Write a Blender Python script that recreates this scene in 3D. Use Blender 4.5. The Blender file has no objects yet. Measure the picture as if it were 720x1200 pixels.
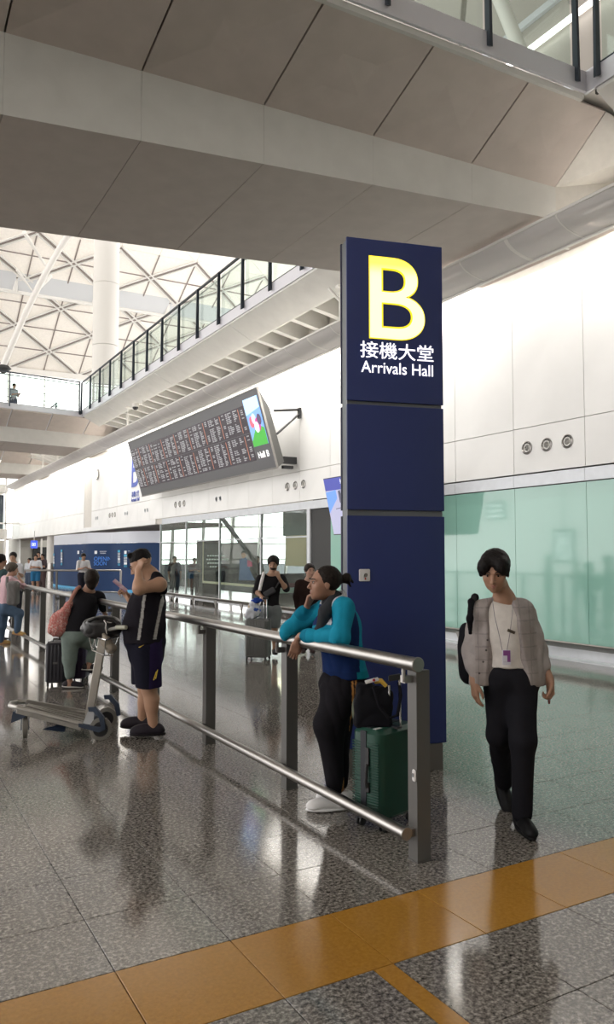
import bpy, bmesh, math, random
import numpy as np
from math import sin, cos, tan, atan, atan2, radians, pi, sqrt
from mathutils import Vector, Matrix

# ------------------------------------------------------------------ camera, world, lights
SC = bpy.context.scene
COL = SC.collection
F_PX, CAM_H = 905.0, 1.65
YAW, PITCH = atan(515/905), atan(50/905)
RT = Vector((cos(YAW), -sin(YAW), 0))          # level, to the right of the view
FH = Vector((sin(YAW), cos(YAW), 0))           # level, along the view
UPV = Vector((0, 0, 1))
VF = Vector((FH.x*cos(PITCH), FH.y*cos(PITCH), sin(PITCH)))
VU = Vector((-FH.x*sin(PITCH), -FH.y*sin(PITCH), cos(PITCH)))
CAMP = Vector((0, 0, CAM_H))
cam_d = bpy.data.cameras.new('camera'); cam = bpy.data.objects.new('camera', cam_d); COL.objects.link(cam)
cam_d.sensor_fit = 'VERTICAL'; cam_d.sensor_height = 36.0; cam_d.lens = 36.0*F_PX/1200.0
cam_d.clip_start = 0.05; cam_d.clip_end = 500
cam.location = CAMP
cam.rotation_euler = (pi/2+PITCH, 0, -YAW)
SC.camera = cam
SC.view_settings.view_transform = 'Standard'; SC.view_settings.look = 'None'
SC.view_settings.gamma = 1.0; SC.view_settings.use_curve_mapping = False
SC.view_settings.exposure = 0.0
SC.cycles.max_bounces = 8; SC.cycles.diffuse_bounces = 4; SC.cycles.glossy_bounces = 4
SC.cycles.transparent_max_bounces = 16; SC.cycles.use_denoising = True
SC.cycles.caustics_reflective = False; SC.cycles.caustics_refractive = False

wd = bpy.data.worlds.new('sky'); SC.world = wd; wd.use_nodes = True
nt = wd.node_tree; bgn = nt.nodes['Background']
bgn.inputs['Color'].default_value = (1.0, 0.975, 0.955, 1); bgn.inputs['Strength'].default_value = 3.75

def area(name, loc, rot, sx, sy, power, color=(1, 1, 1)):
    l = bpy.data.lights.new(name, 'AREA'); l.shape = 'RECTANGLE'; l.size = sx; l.size_y = sy
    l.energy = power; l.color = color
    o = bpy.data.objects.new(name, l); COL.objects.link(o); o.location = loc; o.rotation_euler = rot
    return o
# wall-washer tubes above the louvre canopy, aimed down at the white wall
for i, y in enumerate((9.5, 18.5, 27.5, 36.5, 45.5, 54.5)):
    area('wall_washer_light', (9.28, y, 6.62), (0, radians(-32), 0), 0.12, 8.6, 265, (1, 0.96, 0.9))

# ------------------------------------------------------------------ helpers
def V(px, py, Z):
    d = VF + RT*((px-360)/F_PX) + VU*((600-py)/F_PX)   # Z is the level distance along the view
    return CAMP + d*(Z/d.dot(FH))
def onz(px, py, z):
    d = V(px, py, 1)-CAMP; return CAMP+d*((z-CAM_H)/d.z)
def onX(px, py, X):
    d = V(px, py, 1)-CAMP; return CAMP+d*(X/d.x)
def onY(px, py, Y):
    d = V(px, py, 1)-CAMP; return CAMP+d*(Y/d.y)
def VD(r, f, u):
    return (RT*r+FH*f+UPV*u).normalized()

def lin(c):
    return tuple(((x/12.92) if x <= 0.04045 else ((x+0.055)/1.055)**2.4) for x in c)
def hx(s):
    return lin(tuple(int(s[i:i+2], 16)/255 for i in (0, 2, 4)))
MATS = {}
def mat(name, col, rough=0.5, metal=0.0, var=0.0, scale=8.0, bump=0.0, bscale=60.0, emit=None, estr=0.0, spec=0.5, vcol=False, coat=0.0):
    if name in MATS: return MATS[name]
    if isinstance(col, str): col = hx(col)
    m = bpy.data.materials.new(name); m.use_nodes = True; n = m.node_tree.nodes; L = m.node_tree.links
    b = n['Principled BSDF']
    b.inputs['Base Color'].default_value = (*col, 1); b.inputs['Roughness'].default_value = rough
    b.inputs['Metallic'].default_value = metal; b.inputs['Specular IOR Level'].default_value = spec
    b.inputs['Coat Weight'].default_value = coat
    tc = n.new('ShaderNodeTexCoord')
    src = None
    if vcol:
        at = n.new('ShaderNodeAttribute'); at.attribute_name = 'Col'; src = at.outputs['Color']
    if var > 0 or vcol:
        no = n.new('ShaderNodeTexNoise'); no.inputs['Scale'].default_value = scale; no.inputs['Detail'].default_value = 5
        L.new(tc.outputs['Object'], no.inputs['Vector'])
        mr = n.new('ShaderNodeMapRange'); mr.inputs['From Min'].default_value = .3; mr.inputs['From Max'].default_value = .7
        mr.inputs['To Min'].default_value = 1-max(var, .04); mr.inputs['To Max'].default_value = 1+max(var, .04)
        L.new(no.outputs['Fac'], mr.inputs['Value'])
        mx = n.new('ShaderNodeVectorMath'); mx.operation = 'SCALE'
        if src is not None: L.new(src, mx.inputs[0])
        else: mx.inputs[0].default_value = col
        L.new(mr.outputs['Result'], mx.inputs['Scale']); L.new(mx.outputs[0], b.inputs['Base Color'])
    if bump > 0:
        n2 = n.new('ShaderNodeTexNoise'); n2.inputs['Scale'].default_value = bscale; n2.inputs['Detail'].default_value = 4
        L.new(tc.outputs['Object'], n2.inputs['Vector'])
        bp = n.new('ShaderNodeBump'); bp.inputs['Strength'].default_value = bump; bp.inputs['Distance'].default_value = 0.01
        L.new(n2.outputs['Fac'], bp.inputs['Height']); L.new(bp.outputs['Normal'], b.inputs['Normal'])
    if emit is not None:
        if isinstance(emit, str): emit = hx(emit)
        b.inputs['Emission Color'].default_value = (*emit, 1); b.inputs['Emission Strength'].default_value = estr
    MATS[name] = m
    return m
def glass_mat(name, tint, refl=0.08, rough=0.02, opac=0.0, ocol=(1, 1, 1)):
    if name in MATS: return MATS[name]
    m = bpy.data.materials.new(name); m.use_nodes = True; n = m.node_tree.nodes; L = m.node_tree.links
    n.remove(n['Principled BSDF']); out = n['Material Output']
    tr = n.new('ShaderNodeBsdfTransparent'); tr.inputs['Color'].default_value = (*tint, 1)
    gl = n.new('ShaderNodeBsdfGlossy'); gl.inputs['Roughness'].default_value = rough
    ge = n.new('ShaderNodeNewGeometry'); dt = n.new('ShaderNodeVectorMath'); dt.operation = 'DOT_PRODUCT'   # Schlick reflectance of thin glass
    L.new(ge.outputs['Incoming'], dt.inputs[0]); L.new(ge.outputs['Normal'], dt.inputs[1])
    ab = n.new('ShaderNodeMath'); ab.operation = 'ABSOLUTE'; L.new(dt.outputs['Value'], ab.inputs[0])
    su = n.new('ShaderNodeMath'); su.operation = 'SUBTRACT'; su.inputs[0].default_value = 1.0; L.new(ab.outputs[0], su.inputs[1])
    pw_ = n.new('ShaderNodeMath'); pw_.operation = 'POWER'; pw_.inputs[1].default_value = 5; L.new(su.outputs[0], pw_.inputs[0])
    ad = n.new('ShaderNodeMath'); ad.operation = 'MULTIPLY_ADD'; ad.inputs[1].default_value = .9; ad.inputs[2].default_value = refl*.7
    ad.use_clamp = True
    L.new(pw_.outputs[0], ad.inputs[0])
    mx = n.new('ShaderNodeMixShader'); L.new(ad.outputs[0], mx.inputs[0]); L.new(tr.outputs[0], mx.inputs[1]); L.new(gl.outputs[0], mx.inputs[2])
    last = mx
    if opac > 0:
        df = n.new('ShaderNodeBsdfDiffuse'); df.inputs['Color'].default_value = (*ocol, 1)
        m2 = n.new('ShaderNodeMixShader'); m2.inputs[0].default_value = opac
        L.new(mx.outputs[0], m2.inputs[1]); L.new(df.outputs[0], m2.inputs[2]); last = m2
    L.new(last.outputs[0], out.inputs['Surface'])
    MATS[name] = m
    return m

def woff(o):
    v = Vector((0, 0, 0))
    while o is not None: v = v+o.location; o = o.parent
    return v
class MB:
    """collects shapes in one mesh"""
    def __init__(s): s.v = []; s.f = []
    def add(s, vs, fs):
        o = len(s.v); s.v += [tuple(x) for x in vs]; s.f += [tuple(i+o for i in f) for f in fs]; return s
    def box(s, x0, x1, y0, y1, z0, z1):
        return s.hexa([(x0, y0, z0), (x1, y0, z0), (x1, y1, z0), (x0, y1, z0), (x0, y0, z1), (x1, y0, z1), (x1, y1, z1), (x0, y1, z1)])
    def hexa(s, c):
        return s.add(c, [(0, 3, 2, 1), (4, 5, 6, 7), (0, 1, 5, 4), (1, 2, 6, 5), (2, 3, 7, 6), (3, 0, 4, 7)])
    def obox(s, c, u, v, w, a, b, d, bev=0.0):
        """box at centre c with unit axes u,v,w and half sizes a,b,d"""
        c = Vector(c)
        if bev <= 0:
            return s.hexa([c+u*i*a+v*j*b+w*k*d for k in (-1, 1) for i, j in ((-1, -1), (1, -1), (1, 1), (-1, 1))])
        pts = [(-1, -1), (1, -1), (1, 1), (-1, 1)]
        prof = []
        for i, j in pts:
            ca = Vector((i*(a-bev), j*(b-bev)))
            a0 = atan2(j, i)-pi/4
            for t in range(4): 
                an = a0+t*pi/6
                prof.append((ca.x+bev*cos(an), ca.y+bev*sin(an)))
        n = len(prof); rings = []
        for k, sh in ((-d, bev*.5), (-d+bev*.5, 0), (d-bev*.5, 0), (d, bev*.5)):
            rings.append([c+u*(x*(1-sh/a))+v*(y*(1-sh/b))+w*k for x, y in prof])
        vs = [p for r in rings for p in r]
        fs = [(q*n+i, q*n+(i+1) % n, (q+1)*n+(i+1) % n, (q+1)*n+i) for q in range(3) for i in range(n)]
        fs += [tuple(range(n-1, -1, -1)), tuple(3*n+i for i in range(n))]
        return s.add(vs, fs)
    def tube(s, pts, r, n=10, cap=True, r2=None):
        pts = [Vector(p) for p in pts]; rings = []
        up = None
        for i, p in enumerate(pts):
            d = (pts[min(i+1, len(pts)-1)]-pts[max(i-1, 0)]).normalized()
            if up is None: up = Vector((0, 0, 1)) if abs(d.z) < .9 else Vector((1, 0, 0))
            a = d.cross(up).normalized(); b = a.cross(d).normalized(); up = b
            rr = r if r2 is None else r+(r2-r)*i/(len(pts)-1)
            rings += [p+a*rr*cos(2*pi*k/n)+b*rr*sin(2*pi*k/n) for k in range(n)]
        m = len(pts)
        fs = [(q*n+i, q*n+(i+1) % n, (q+1)*n+(i+1) % n, (q+1)*n+i) for q in range(m-1) for i in range(n)]
        if cap: fs += [tuple(range(n-1, -1, -1)), tuple((m-1)*n+i for i in range(n))]
        return s.add(rings, fs)
    def lathe(s, c, ax, prof, n=20):
        """prof: (radius, distance along ax)"""
        c = Vector(c); ax = Vector(ax).normalized()
        t = Vector((0, 0, 1)) if abs(ax.z) < .9 else Vector((1, 0, 0))
        a = ax.cross(t).normalized(); b = ax.cross(a)
        vs = [c+ax*h+a*r*cos(2*pi*k/n)+b*r*sin(2*pi*k/n) for r, h in prof for k in range(n)]
        m = len(prof)
        fs = [(q*n+i, q*n+(i+1) % n, (q+1)*n+(i+1) % n, (q+1)*n+i) for q in range(m-1) for i in range(n)]
        fs += [tuple(range(n-1, -1, -1)), tuple((m-1)*n+i for i in range(n))]
        return s.add(vs, fs)
    def prism(s, poly, off):
        """poly: list of 3D points, extruded by vector off"""
        n = len(poly); off = Vector(off)
        vs = [Vector(p) for p in poly]+[Vector(p)+off for p in poly]
        return s.add(vs, [tuple(range(n-1, -1, -1)), tuple(range(n, 2*n))]+[(i, (i+1) % n, n+(i+1) % n, n+i) for i in range(n)])
    def build(s, name, m, parent=None, smooth=False, fix=True):
        me = bpy.data.meshes.new(name)
        off = woff(parent)
        me.from_pydata([(x-off.x, y-off.y, z-off.z) for x, y, z in s.v], [], s.f)
        if fix:
            bm = bmesh.new(); bm.from_mesh(me); bmesh.ops.recalc_face_normals(bm, faces=bm.faces); bm.to_mesh(me); bm.free()
        if m: me.materials.append(m)
        if smooth:
            me.polygons.foreach_set('use_smooth', [True]*len(me.polygons))
            me.set_sharp_from_angle(angle=radians(40))
        o = bpy.data.objects.new(name, me); COL.objects.link(o)
        if parent is not None: o.parent = parent
        return o
def link(name, me, loc=(0, 0, 0), parent=None, rot=(0, 0, 0), scale=(1, 1, 1)):
    o = bpy.data.objects.new(name, me); COL.objects.link(o); o.location = loc; o.rotation_euler = rot; o.scale = scale
    if parent is not None: o.parent = parent
    return o
def reloc(o, loc):
    """move the origin of an unparented mesh to loc"""
    loc = Vector(loc); o.data.transform(Matrix.Translation(-loc)); o.location = loc
    return o
def thing(name, label, cat, loc=(0, 0, 0), group=None):
    o = bpy.data.objects.new(name, None); COL.objects.link(o); o.location = loc
    o.matrix_world = Matrix.Translation(loc); o.empty_display_size = 0.1
    o['label'] = label; o['category'] = cat
    if group: o['group'] = group
    return o
def tag(o, label, cat, group=None, kind=None):
    o['label'] = label; o['category'] = cat
    if group: o['group'] = group
    if kind: o['kind'] = kind
    return o
def structure(o, label=None):
    o['kind'] = 'structure'
    if label: o['label'] = label
    return o
def sempty(name, loc=(0, 0, 0), label=None):
    o = bpy.data.objects.new(name, None); COL.objects.link(o); o.location = loc; o.matrix_world = Matrix.Translation(loc)
    return structure(o, label)
def text_mesh(body, height, width=None, depth=0.004, bold=0.0, align='CENTER', sx=1.0):
    """letters in the xy plane, centred, cap box scaled to height"""
    cu = bpy.data.curves.new('letters', 'FONT'); cu.body = body; cu.align_x = align; cu.extrude = depth/2; cu.offset = bold
    cu.size = 1.0; cu.space_line = 1.0
    o = bpy.data.objects.new('letters_tmp', cu); COL.objects.link(o)
    dg = bpy.context.evaluated_depsgraph_get(); me = bpy.data.meshes.new_from_object(o.evaluated_get(dg))
    COL.objects.unlink(o); bpy.data.objects.remove(o)
    n = len(me.vertices); co = np.zeros(n*3, dtype=np.float32); me.vertices.foreach_get('co', co); co = co.reshape(-1, 3)
    lo = co.min(0); hi = co.max(0); c = (lo+hi)/2; co -= c
    k = height/(hi[1]-lo[1]); kx = k*sx if width is None else width/(hi[0]-lo[0])
    co[:, 0] *= kx; co[:, 1] *= k
    me.vertices.foreach_set('co', co.ravel()); me.materials.clear(); me.update()
    return me
def basis(x, y, z, loc):
    m = Matrix((x, y, z)).transposed().to_4x4(); m.translation = Vector(loc); return m
def put(name, me, m, M4, parent=None):
    """links mesh me with world matrix M4 baked in"""
    me.transform(M4 if parent is None else Matrix.Translation(-woff(parent)) @ M4)
    me.materials.clear(); me.materials.append(m)
    o = bpy.data.objects.new(name, me); COL.objects.link(o)
    if parent is not None: o.parent = parent
    return o

def put_letters(name, me, m, M4, parent, cells=0):
    """one mesh per letter: cells equal columns, or runs of faces that overlap in x"""
    co = [tuple(v.co) for v in me.vertices]; iv = []
    for p in me.polygons: x = [co[i][0] for i in p.vertices]; iv.append((min(x), max(x), p.index))
    lo, hi = min(a for a, b, c in iv), max(b for a, b, c in iv); runs = []
    if cells:
        runs = [[] for _ in range(cells)]
        for a, b, c in iv: runs[min(cells-1, int(((a+b)/2-lo)/(hi-lo)*cells))].append(c)
    else:
        end = None
        for a, b, c in sorted(iv):
            if end is None or a > end+1e-5: runs.append([]); end = b
            runs[-1].append(c); end = max(end, b)
    for r in runs:
        mp_ = {}; fs = []
        for c in r: fs.append([mp_.setdefault(i, len(mp_)) for i in me.polygons[c].vertices])
        n = bpy.data.meshes.new(name); n.from_pydata([co[i] for i in mp_], [], fs); put(name, n, m, M4, parent)

# ------------------------------------------------------------------ smooth solids (signed distance, surface nets)
def nv(v): return np.array((v[0], v[1], v[2]), dtype=np.float32)
def cap(a, b, ra, rb=None, k=0.02, sq=None, op='+'):
    a = nv(a); b = nv(b); rb = ra if rb is None else rb; r = max(ra, rb)
    return dict(t='c', a=a, b=b, ra=ra, rb=rb, k=k, sq=sq, op=op, lo=np.minimum(a, b)-r, hi=np.maximum(a, b)+r)
def ell(c, r, M=None, k=0.02, op='+'):
    c = nv(c); r = np.array(r, dtype=np.float32); R_ = np.array([[1, 0, 0], [0, 1, 0], [0, 0, 1]], dtype=np.float32) if M is None else np.array([nv(m) for m in M])
    e = np.sqrt(((R_*r[:, None])**2).sum(0))
    return dict(t='e', c=c, r=r, M=R_, k=k, op=op, lo=c-e, hi=c+e)
def rbox(c, h, M=None, rr=0.02, k=0.01, op='+'):
    c = nv(c); h = np.array(h, dtype=np.float32); R_ = np.eye(3, dtype=np.float32) if M is None else np.array([nv(m) for m in M])
    e = np.abs(R_*h[:, None]).sum(0)
    return dict(t='b', c=c, r=h, rr=rr, M=R_, k=k, op=op, lo=c-e, hi=c+e)
def half(p, n, k=0.004):
    """cut away the side n points to"""
    return dict(t='h', p=nv(p), n=nv(Vector(n).normalized()), k=k, op='-')
def pdist(q, P):
    t = q['t']
    if t == 'c':
        a, b = q['a'], q['b']
        if q['sq'] is not None:
            n, s = nv(q['sq'][0]), q['sq'][1]
            P = [P[i]-a[i] for i in range(3)]; dn = (P[0]*n[0]+P[1]*n[1]+P[2]*n[2])*(1/s-1)
            P = [P[i]+dn*n[i] for i in range(3)]; ab = b-a; ab = ab+n*(ab@n)*(1/s-1)
        else:
            P = [P[i]-a[i] for i in range(3)]; ab = b-a
        L2 = float(ab@ab)+1e-9
        tt = np.clip((P[0]*ab[0]+P[1]*ab[1]+P[2]*ab[2])/L2, 0, 1)
        return np.sqrt((P[0]-tt*ab[0])**2+(P[1]-tt*ab[1])**2+(P[2]-tt*ab[2])**2)-(q['ra']+(q['rb']-q['ra'])*tt)
    if t == 'e':
        d = [P[i]-q['c'][i] for i in range(3)]; M = q['M']; r = q['r']
        u = [(d[0]*M[j][0]+d[1]*M[j][1]+d[2]*M[j][2])/r[j] for j in range(3)]
        k0 = np.sqrt(u[0]**2+u[1]**2+u[2]**2)+1e-6; k1 = np.sqrt((u[0]/r[0])**2+(u[1]/r[1])**2+(u[2]/r[2])**2)+1e-6
        return k0*(k0-1)/k1
    if t == 'b':
        d = [P[i]-q['c'][i] for i in range(3)]; M = q['M']; h = q['r']; rr = q['rr']
        u = [np.abs(d[0]*M[j][0]+d[1]*M[j][1]+d[2]*M[j][2])-h[j]+rr for j in range(3)]
        m = np.maximum(np.maximum(u[0], u[1]), u[2])
        return np.sqrt(np.maximum(u[0], 0)**2+np.maximum(u[1], 0)**2+np.maximum(u[2], 0)**2)+np.minimum(m, 0)-rr
    if t == 'h':
        return -((P[0]-q['p'][0])*q['n'][0]+(P[1]-q['p'][1])*q['n'][1]+(P[2]-q['p'][2])*q['n'][2])
def sdf(prims, vox):
    pos = [q for q in prims if q['op'] == '+']
    lo = np.min([q['lo'] for q in pos], 0)-3*vox-.01; hi = np.max([q['hi'] for q in pos], 0)+3*vox+.01
    n = np.ceil((hi-lo)/vox).astype(int)+1
    ax = [lo[i]+vox*np.arange(n[i], dtype=np.float32) for i in range(3)]
    D = np.full(n, 0.5, dtype=np.float32)
    for q in prims:
        k = q['k']
        if q['t'] == 'h': i0 = [0, 0, 0]; i1 = list(n)
        else:
            pad = k+3*vox+(0.03 if q['op'] == '-' else 0)
            i0 = [max(0, int((q['lo'][i]-pad-lo[i])/vox)) for i in range(3)]; i1 = [min(n[i], int((q['hi'][i]+pad-lo[i])/vox)+2) for i in range(3)]
            if any(i1[i] <= i0[i] for i in range(3)): continue
        P = [ax[0][i0[0]:i1[0]][:, None, None], ax[1][i0[1]:i1[1]][None, :, None], ax[2][i0[2]:i1[2]][None, None, :]]
        s = D[i0[0]:i1[0], i0[1]:i1[1], i0[2]:i1[2]]; d = pdist(q, P).astype(np.float32)
        if q['op'] == '+':
            h = np.maximum(k-np.abs(s-d), 0)/max(k, 1e-6); s[...] = np.minimum(s, d)-h*h*k*.25
        else:
            d = -d; h = np.maximum(k-np.abs(s-d), 0)/max(k, 1e-6); s[...] = np.maximum(s, d)+h*h*k*.25
    ins = D < 0
    ins[0] = ins[-1] = False; ins[:, 0] = ins[:, -1] = False; ins[:, :, 0] = ins[:, :, -1] = False
    D = np.where(ins, np.minimum(D, -1e-5), np.maximum(D, 1e-5))
    c = np.zeros(n-1, dtype=np.uint8)
    for i in (0, 1):
        for j in (0, 1):
            for k in (0, 1): c += ins[i:n[0]-1+i, j:n[1]-1+j, k:n[2]-1+k]
    act = np.argwhere((c > 0) & (c < 8))
    idx = np.full(n-1, -1, dtype=np.int64); idx[act[:, 0], act[:, 1], act[:, 2]] = np.arange(len(act))
    acc = np.zeros((len(act), 3)); cnt = np.zeros(len(act))
    corners = [(i, j, k) for i in (0, 1) for j in (0, 1) for k in (0, 1)]
    cv = {cc: D[act[:, 0]+cc[0], act[:, 1]+cc[1], act[:, 2]+cc[2]] for cc in corners}
    for a in corners:
        for ax_ in range(3):
            if a[ax_]: continue
            b = list(a); b[ax_] = 1; b = tuple(b); da, db = cv[a], cv[b]; m = (da < 0) != (db < 0)
            t = np.where(m, da/np.where(m, da-db, 1), 0)
            p = np.array(a, dtype=float)[None, :].repeat(len(act), 0); p[:, ax_] += t
            acc += p*m[:, None]; cnt += m
    vs = (act+acc/np.maximum(cnt, 1)[:, None])*vox+lo
    quads = []
    for ax_ in range(3):
        sl0 = [slice(None)]*3; sl1 = [slice(None)]*3; sl0[ax_] = slice(0, -1); sl1[ax_] = slice(1, None)
        A = ins[tuple(sl0)]; B = ins[tuple(sl1)]
        e = np.argwhere(A != B); o1, o2 = [(1, 2), (2, 0), (0, 1)][ax_]
        e = e[(e[:, o1] > 0) & (e[:, o2] > 0)]
        fl = A[e[:, 0], e[:, 1], e[:, 2]]
        def at(d1, d2):
            q = e.copy(); q[:, o1] -= d1; q[:, o2] -= d2; return idx[q[:, 0], q[:, 1], q[:, 2]]
        Q = np.stack([at(1, 1), at(0, 1), at(0, 0), at(1, 0)], 1)
        Q = np.where(fl[:, None], Q, Q[:, ::-1]); quads.append(Q)
    Q = np.concatenate(quads)
    Q = Q[(Q >= 0).all(1)]
    return vs, Q
def vnormals(vs, Q):
    a = vs[Q[:, 2]]-vs[Q[:, 0]]; b = vs[Q[:, 3]]-vs[Q[:, 1]]; fn = np.cross(a, b)
    N = np.zeros_like(vs)
    for i in range(4): np.add.at(N, Q[:, i], fn)
    return N/(np.linalg.norm(N, axis=1)[:, None]+1e-12)
def wob(P, f, seed=0):
    r = np.random.RandomState(seed); o = np.zeros(len(P))
    for i in range(5):
        d = r.normal(size=3); d /= np.linalg.norm(d); fr = f*(0.7+0.9*r.rand())
        w = r.normal(size=3); w /= np.linalg.norm(w)
        o += np.sin((P@d)*fr+r.rand()*6.28+1.7*np.sin((P@w)*fr*.55+r.rand()*6))
    return o/5
def folds(P, amp=.004, f=55, ax=None, seed=1):
    """cloth creases: squeezed along ax so that they run across it"""
    Q = P.copy()
    if ax is not None:
        a = nv(Vector(ax).normalized()); Q = Q-np.outer(Q@a, a)*.65
    w = wob(Q, f, seed); return amp*(np.abs(w)*1.6-.45)
def solid(name, prims, vox, m, parent, disp=None, colf=None, relax=1):
    vs, Q = sdf(prims, vox)
    if relax:
        # one light smoothing pass along the quads
        for _ in range(relax):
            s = np.zeros_like(vs); c = np.zeros(len(vs))
            for i in range(4):
                np.add.at(s, Q[:, i], vs[Q[:, (i+1) % 4]]+vs[Q[:, (i+3) % 4]]); np.add.at(c, Q[:, i], 2)
            vs = vs*.5+.5*s/np.maximum(c, 1)[:, None]
    if disp is not None:
        N = vnormals(vs, Q); vs = vs+N*disp(vs)[:, None]
    off = np.array(woff(parent))
    me = bpy.data.meshes.new(name); me.vertices.add(len(vs)); me.vertices.foreach_set('co', (vs-off).astype(np.float32).ravel())
    me.loops.add(len(Q)*4); me.loops.foreach_set('vertex_index', Q.ravel().astype(np.int32))
    me.polygons.add(len(Q)); me.polygons.foreach_set('loop_start', np.arange(0, len(Q)*4, 4, dtype=np.int32))
    me.polygons.foreach_set('use_smooth', np.ones(len(Q), dtype=bool))
    me.update(calc_edges=True)
    if colf is not None:
        c = np.ones((len(vs), 4), dtype=np.float32); c[:, :3] = colf(vs)
        at = me.color_attributes.new('Col', 'FLOAT_COLOR', 'POINT'); at.data.foreach_set('color', c.ravel())
    me.materials.append(m)
    o = bpy.data.objects.new(name, me); COL.objects.link(o)
    if parent is not None: o.parent = parent
    return o
# ------------------------------------------------------------------ materials of the hall
def granite(name, c1, c2, c3, rough, mixf=.35, spec=.5):
    m = mat(name, c1, rough=rough, spec=spec); n = m.node_tree.nodes; L = m.node_tree.links; b = n['Principled BSDF']
    ge = n.new('ShaderNodeNewGeometry')
    a = n.new('ShaderNodeTexNoise'); a.inputs['Scale'].default_value = 52; a.inputs['Detail'].default_value = 4; a.inputs['Roughness'].default_value = .7
    v = n.new('ShaderNodeTexVoronoi'); v.inputs['Scale'].default_value = 95
    g = n.new('ShaderNodeTexNoise'); g.inputs['Scale'].default_value = 1.3; g.inputs['Detail'].default_value = 3
    for q in (a, v, g): L.new(ge.outputs['Position'], q.inputs['Vector'])
    r = n.new('ShaderNodeValToRGB'); e = r.color_ramp.elements
    e[0].position = .36; e[0].color = (*c2, 1); e[1].position = .64; e[1].color = (*c3, 1)
    k = e.new(.5); k.color = (*c1, 1)
    L.new(a.outputs['Fac'], r.inputs[0])
    mx = n.new('ShaderNodeMixRGB'); mx.blend_type = 'MULTIPLY'; mx.inputs[0].default_value = mixf
    L.new(r.outputs[0], mx.inputs[1]); L.new(v.outputs['Color'], mx.inputs[2])
    bw = n.new('ShaderNodeRGBToBW'); L.new(v.outputs['Color'], bw.inputs[0]); L.new(bw.outputs[0], mx.inputs[2])
    m2 = n.new('ShaderNodeMixRGB'); m2.blend_type = 'MULTIPLY'; m2.inputs[0].default_value = .5
    mr = n.new('ShaderNodeMapRange'); mr.inputs['To Min'].default_value = .8; mr.inputs['To Max'].default_value = 1.2
    L.new(g.outputs['Fac'], mr.inputs[0]); L.new(mx.outputs[0], m2.inputs[1]); L.new(mr.outputs[0], m2.inputs[2])
    L.new(m2.outputs[0], b.inputs['Base Color'])
    mr2 = n.new('ShaderNodeMapRange'); mr2.inputs['To Min'].default_value = rough*.7; mr2.inputs['To Max'].default_value = rough*1.4
    L.new(g.outputs['Fac'], mr2.inputs[0]); L.new(mr2.outputs[0], b.inputs['Roughness'])
    bp = n.new('ShaderNodeBump'); bp.inputs['Strength'].default_value = .02; bp.inputs['Distance'].default_value = .002
    L.new(a.outputs['Fac'], bp.inputs['Height']); L.new(bp.outputs['Normal'], b.inputs['Normal'])
    return m
M_GREY = granite('grey_granite', (.205, .185, .165), (.055, .05, .045), (.48, .445, .405), .095, .35, .8)
M_YEL = granite('yellow_tile', (.42, .205, .034), (.38, .185, .03), (.46, .23, .04), .13, .12, .35)
M_GROUT = mat('grout', (.06, .055, .05), .8)
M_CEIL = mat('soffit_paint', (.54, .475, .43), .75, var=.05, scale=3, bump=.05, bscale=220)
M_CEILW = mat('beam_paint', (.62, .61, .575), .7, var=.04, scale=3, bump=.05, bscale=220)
M_DARKJ = mat('dark_joint', (.05, .045, .04), .8)
M_WHITE = mat('white_wall_panel', (.82, .815, .80), .45, var=.02, scale=1)
M_CREAM = mat('cream_paint', (.62, .59, .54), .6, var=.03)
M_STEEL = mat('brushed_steel', (.34, .325, .31), .32, 1.0, var=.06, scale=14)
M_STEELB = mat('satin_steel_band', (.60, .62, .65), .5, .35, var=.03)
M_POST = mat('grey_post_paint', (.115, .11, .105), .42, .25)
M_NAVY = mat('navy_sign_paint', (.017, .032, .150), .42, var=.06, scale=2)
M_NAVYS = mat('navy_panel_edge', (.012, .014, .05), .4)
M_SGREY = mat('sign_core_grey', (.16, .17, .185), .4, .3)
M_GREENG = mat('green_backed_glass', (.27, .51, .43), .09, spec=.55, coat=.3)
M_GLASS = glass_mat('clear_glass', (.88, .95, .92), .06)
M_GLASSB = glass_mat('balustrade_glass', (.87, .93, .905), .05)
M_FRAME = mat('balustrade_post_paint', (.035, .045, .06), .4, .4)
M_LOUV = glass_mat('perforated_metal', (.62, .6, .58), .03, rough=.3, opac=.72, ocol=(.82, .79, .77))
M_WSTEEL = mat('white_painted_steel', (.72, .70, .66), .5)
M_DARK = mat('dark_interior', (.03, .03, .03), .6)
M_BLACKP = mat('black_plastic', (.018, .018, .02), .4)

# ------------------------------------------------------------------ floor
S = .498
fl = MB().box(-22, 26, -9, 75, -.2, -.012).build('floor', M_GROUT); structure(fl, 'polished grey granite floor with a band of yellow tiles')
def in_view(p, mg=12):
    d = Vector(p)-CAMP; z = d.dot(VF)
    if z < .5: return None
    x = 360+F_PX*d.dot(RT)/z; y = 600-F_PX*d.dot(VU)/z
    return (x, y, z) if (-mg < x < 720+mg and -mg < y < 1200+mg) else None
def tile_poly(x0, x1, y0, y1):
    g = .0022; b = .0012; t = -.013
    return [(x0+g, y0+g, t), (x1-g, y0+g, t), (x1-g, y1-g, t), (x0+g, y1-g, t), (x0+g, y0+g, -b), (x1-g, y0+g, -b), (x1-g, y1-g, -b), (x0+g, y1-g, -b),
            (x0+g+b, y0+g+b, 0), (x1-g-b, y0+g+b, 0), (x1-g-b, y1-g-b, 0), (x0+g+b, y1-g-b, 0)]
TF = [(8, 9, 10, 11)]+[(i, (i+1) % 4, 4+(i+1) % 4, 4+i) for i in range(4)]+[(4+i, 4+(i+1) % 4, 8+(i+1) % 4, 8+i) for i in range(4)]
def tile_mesh(w, d, m):
    me = bpy.data.meshes.new('floor_tile'); me.from_pydata(tile_poly(-w/2, w/2, -d/2, d/2), [], TF); me.materials.append(m); return me
tiles = []
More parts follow.
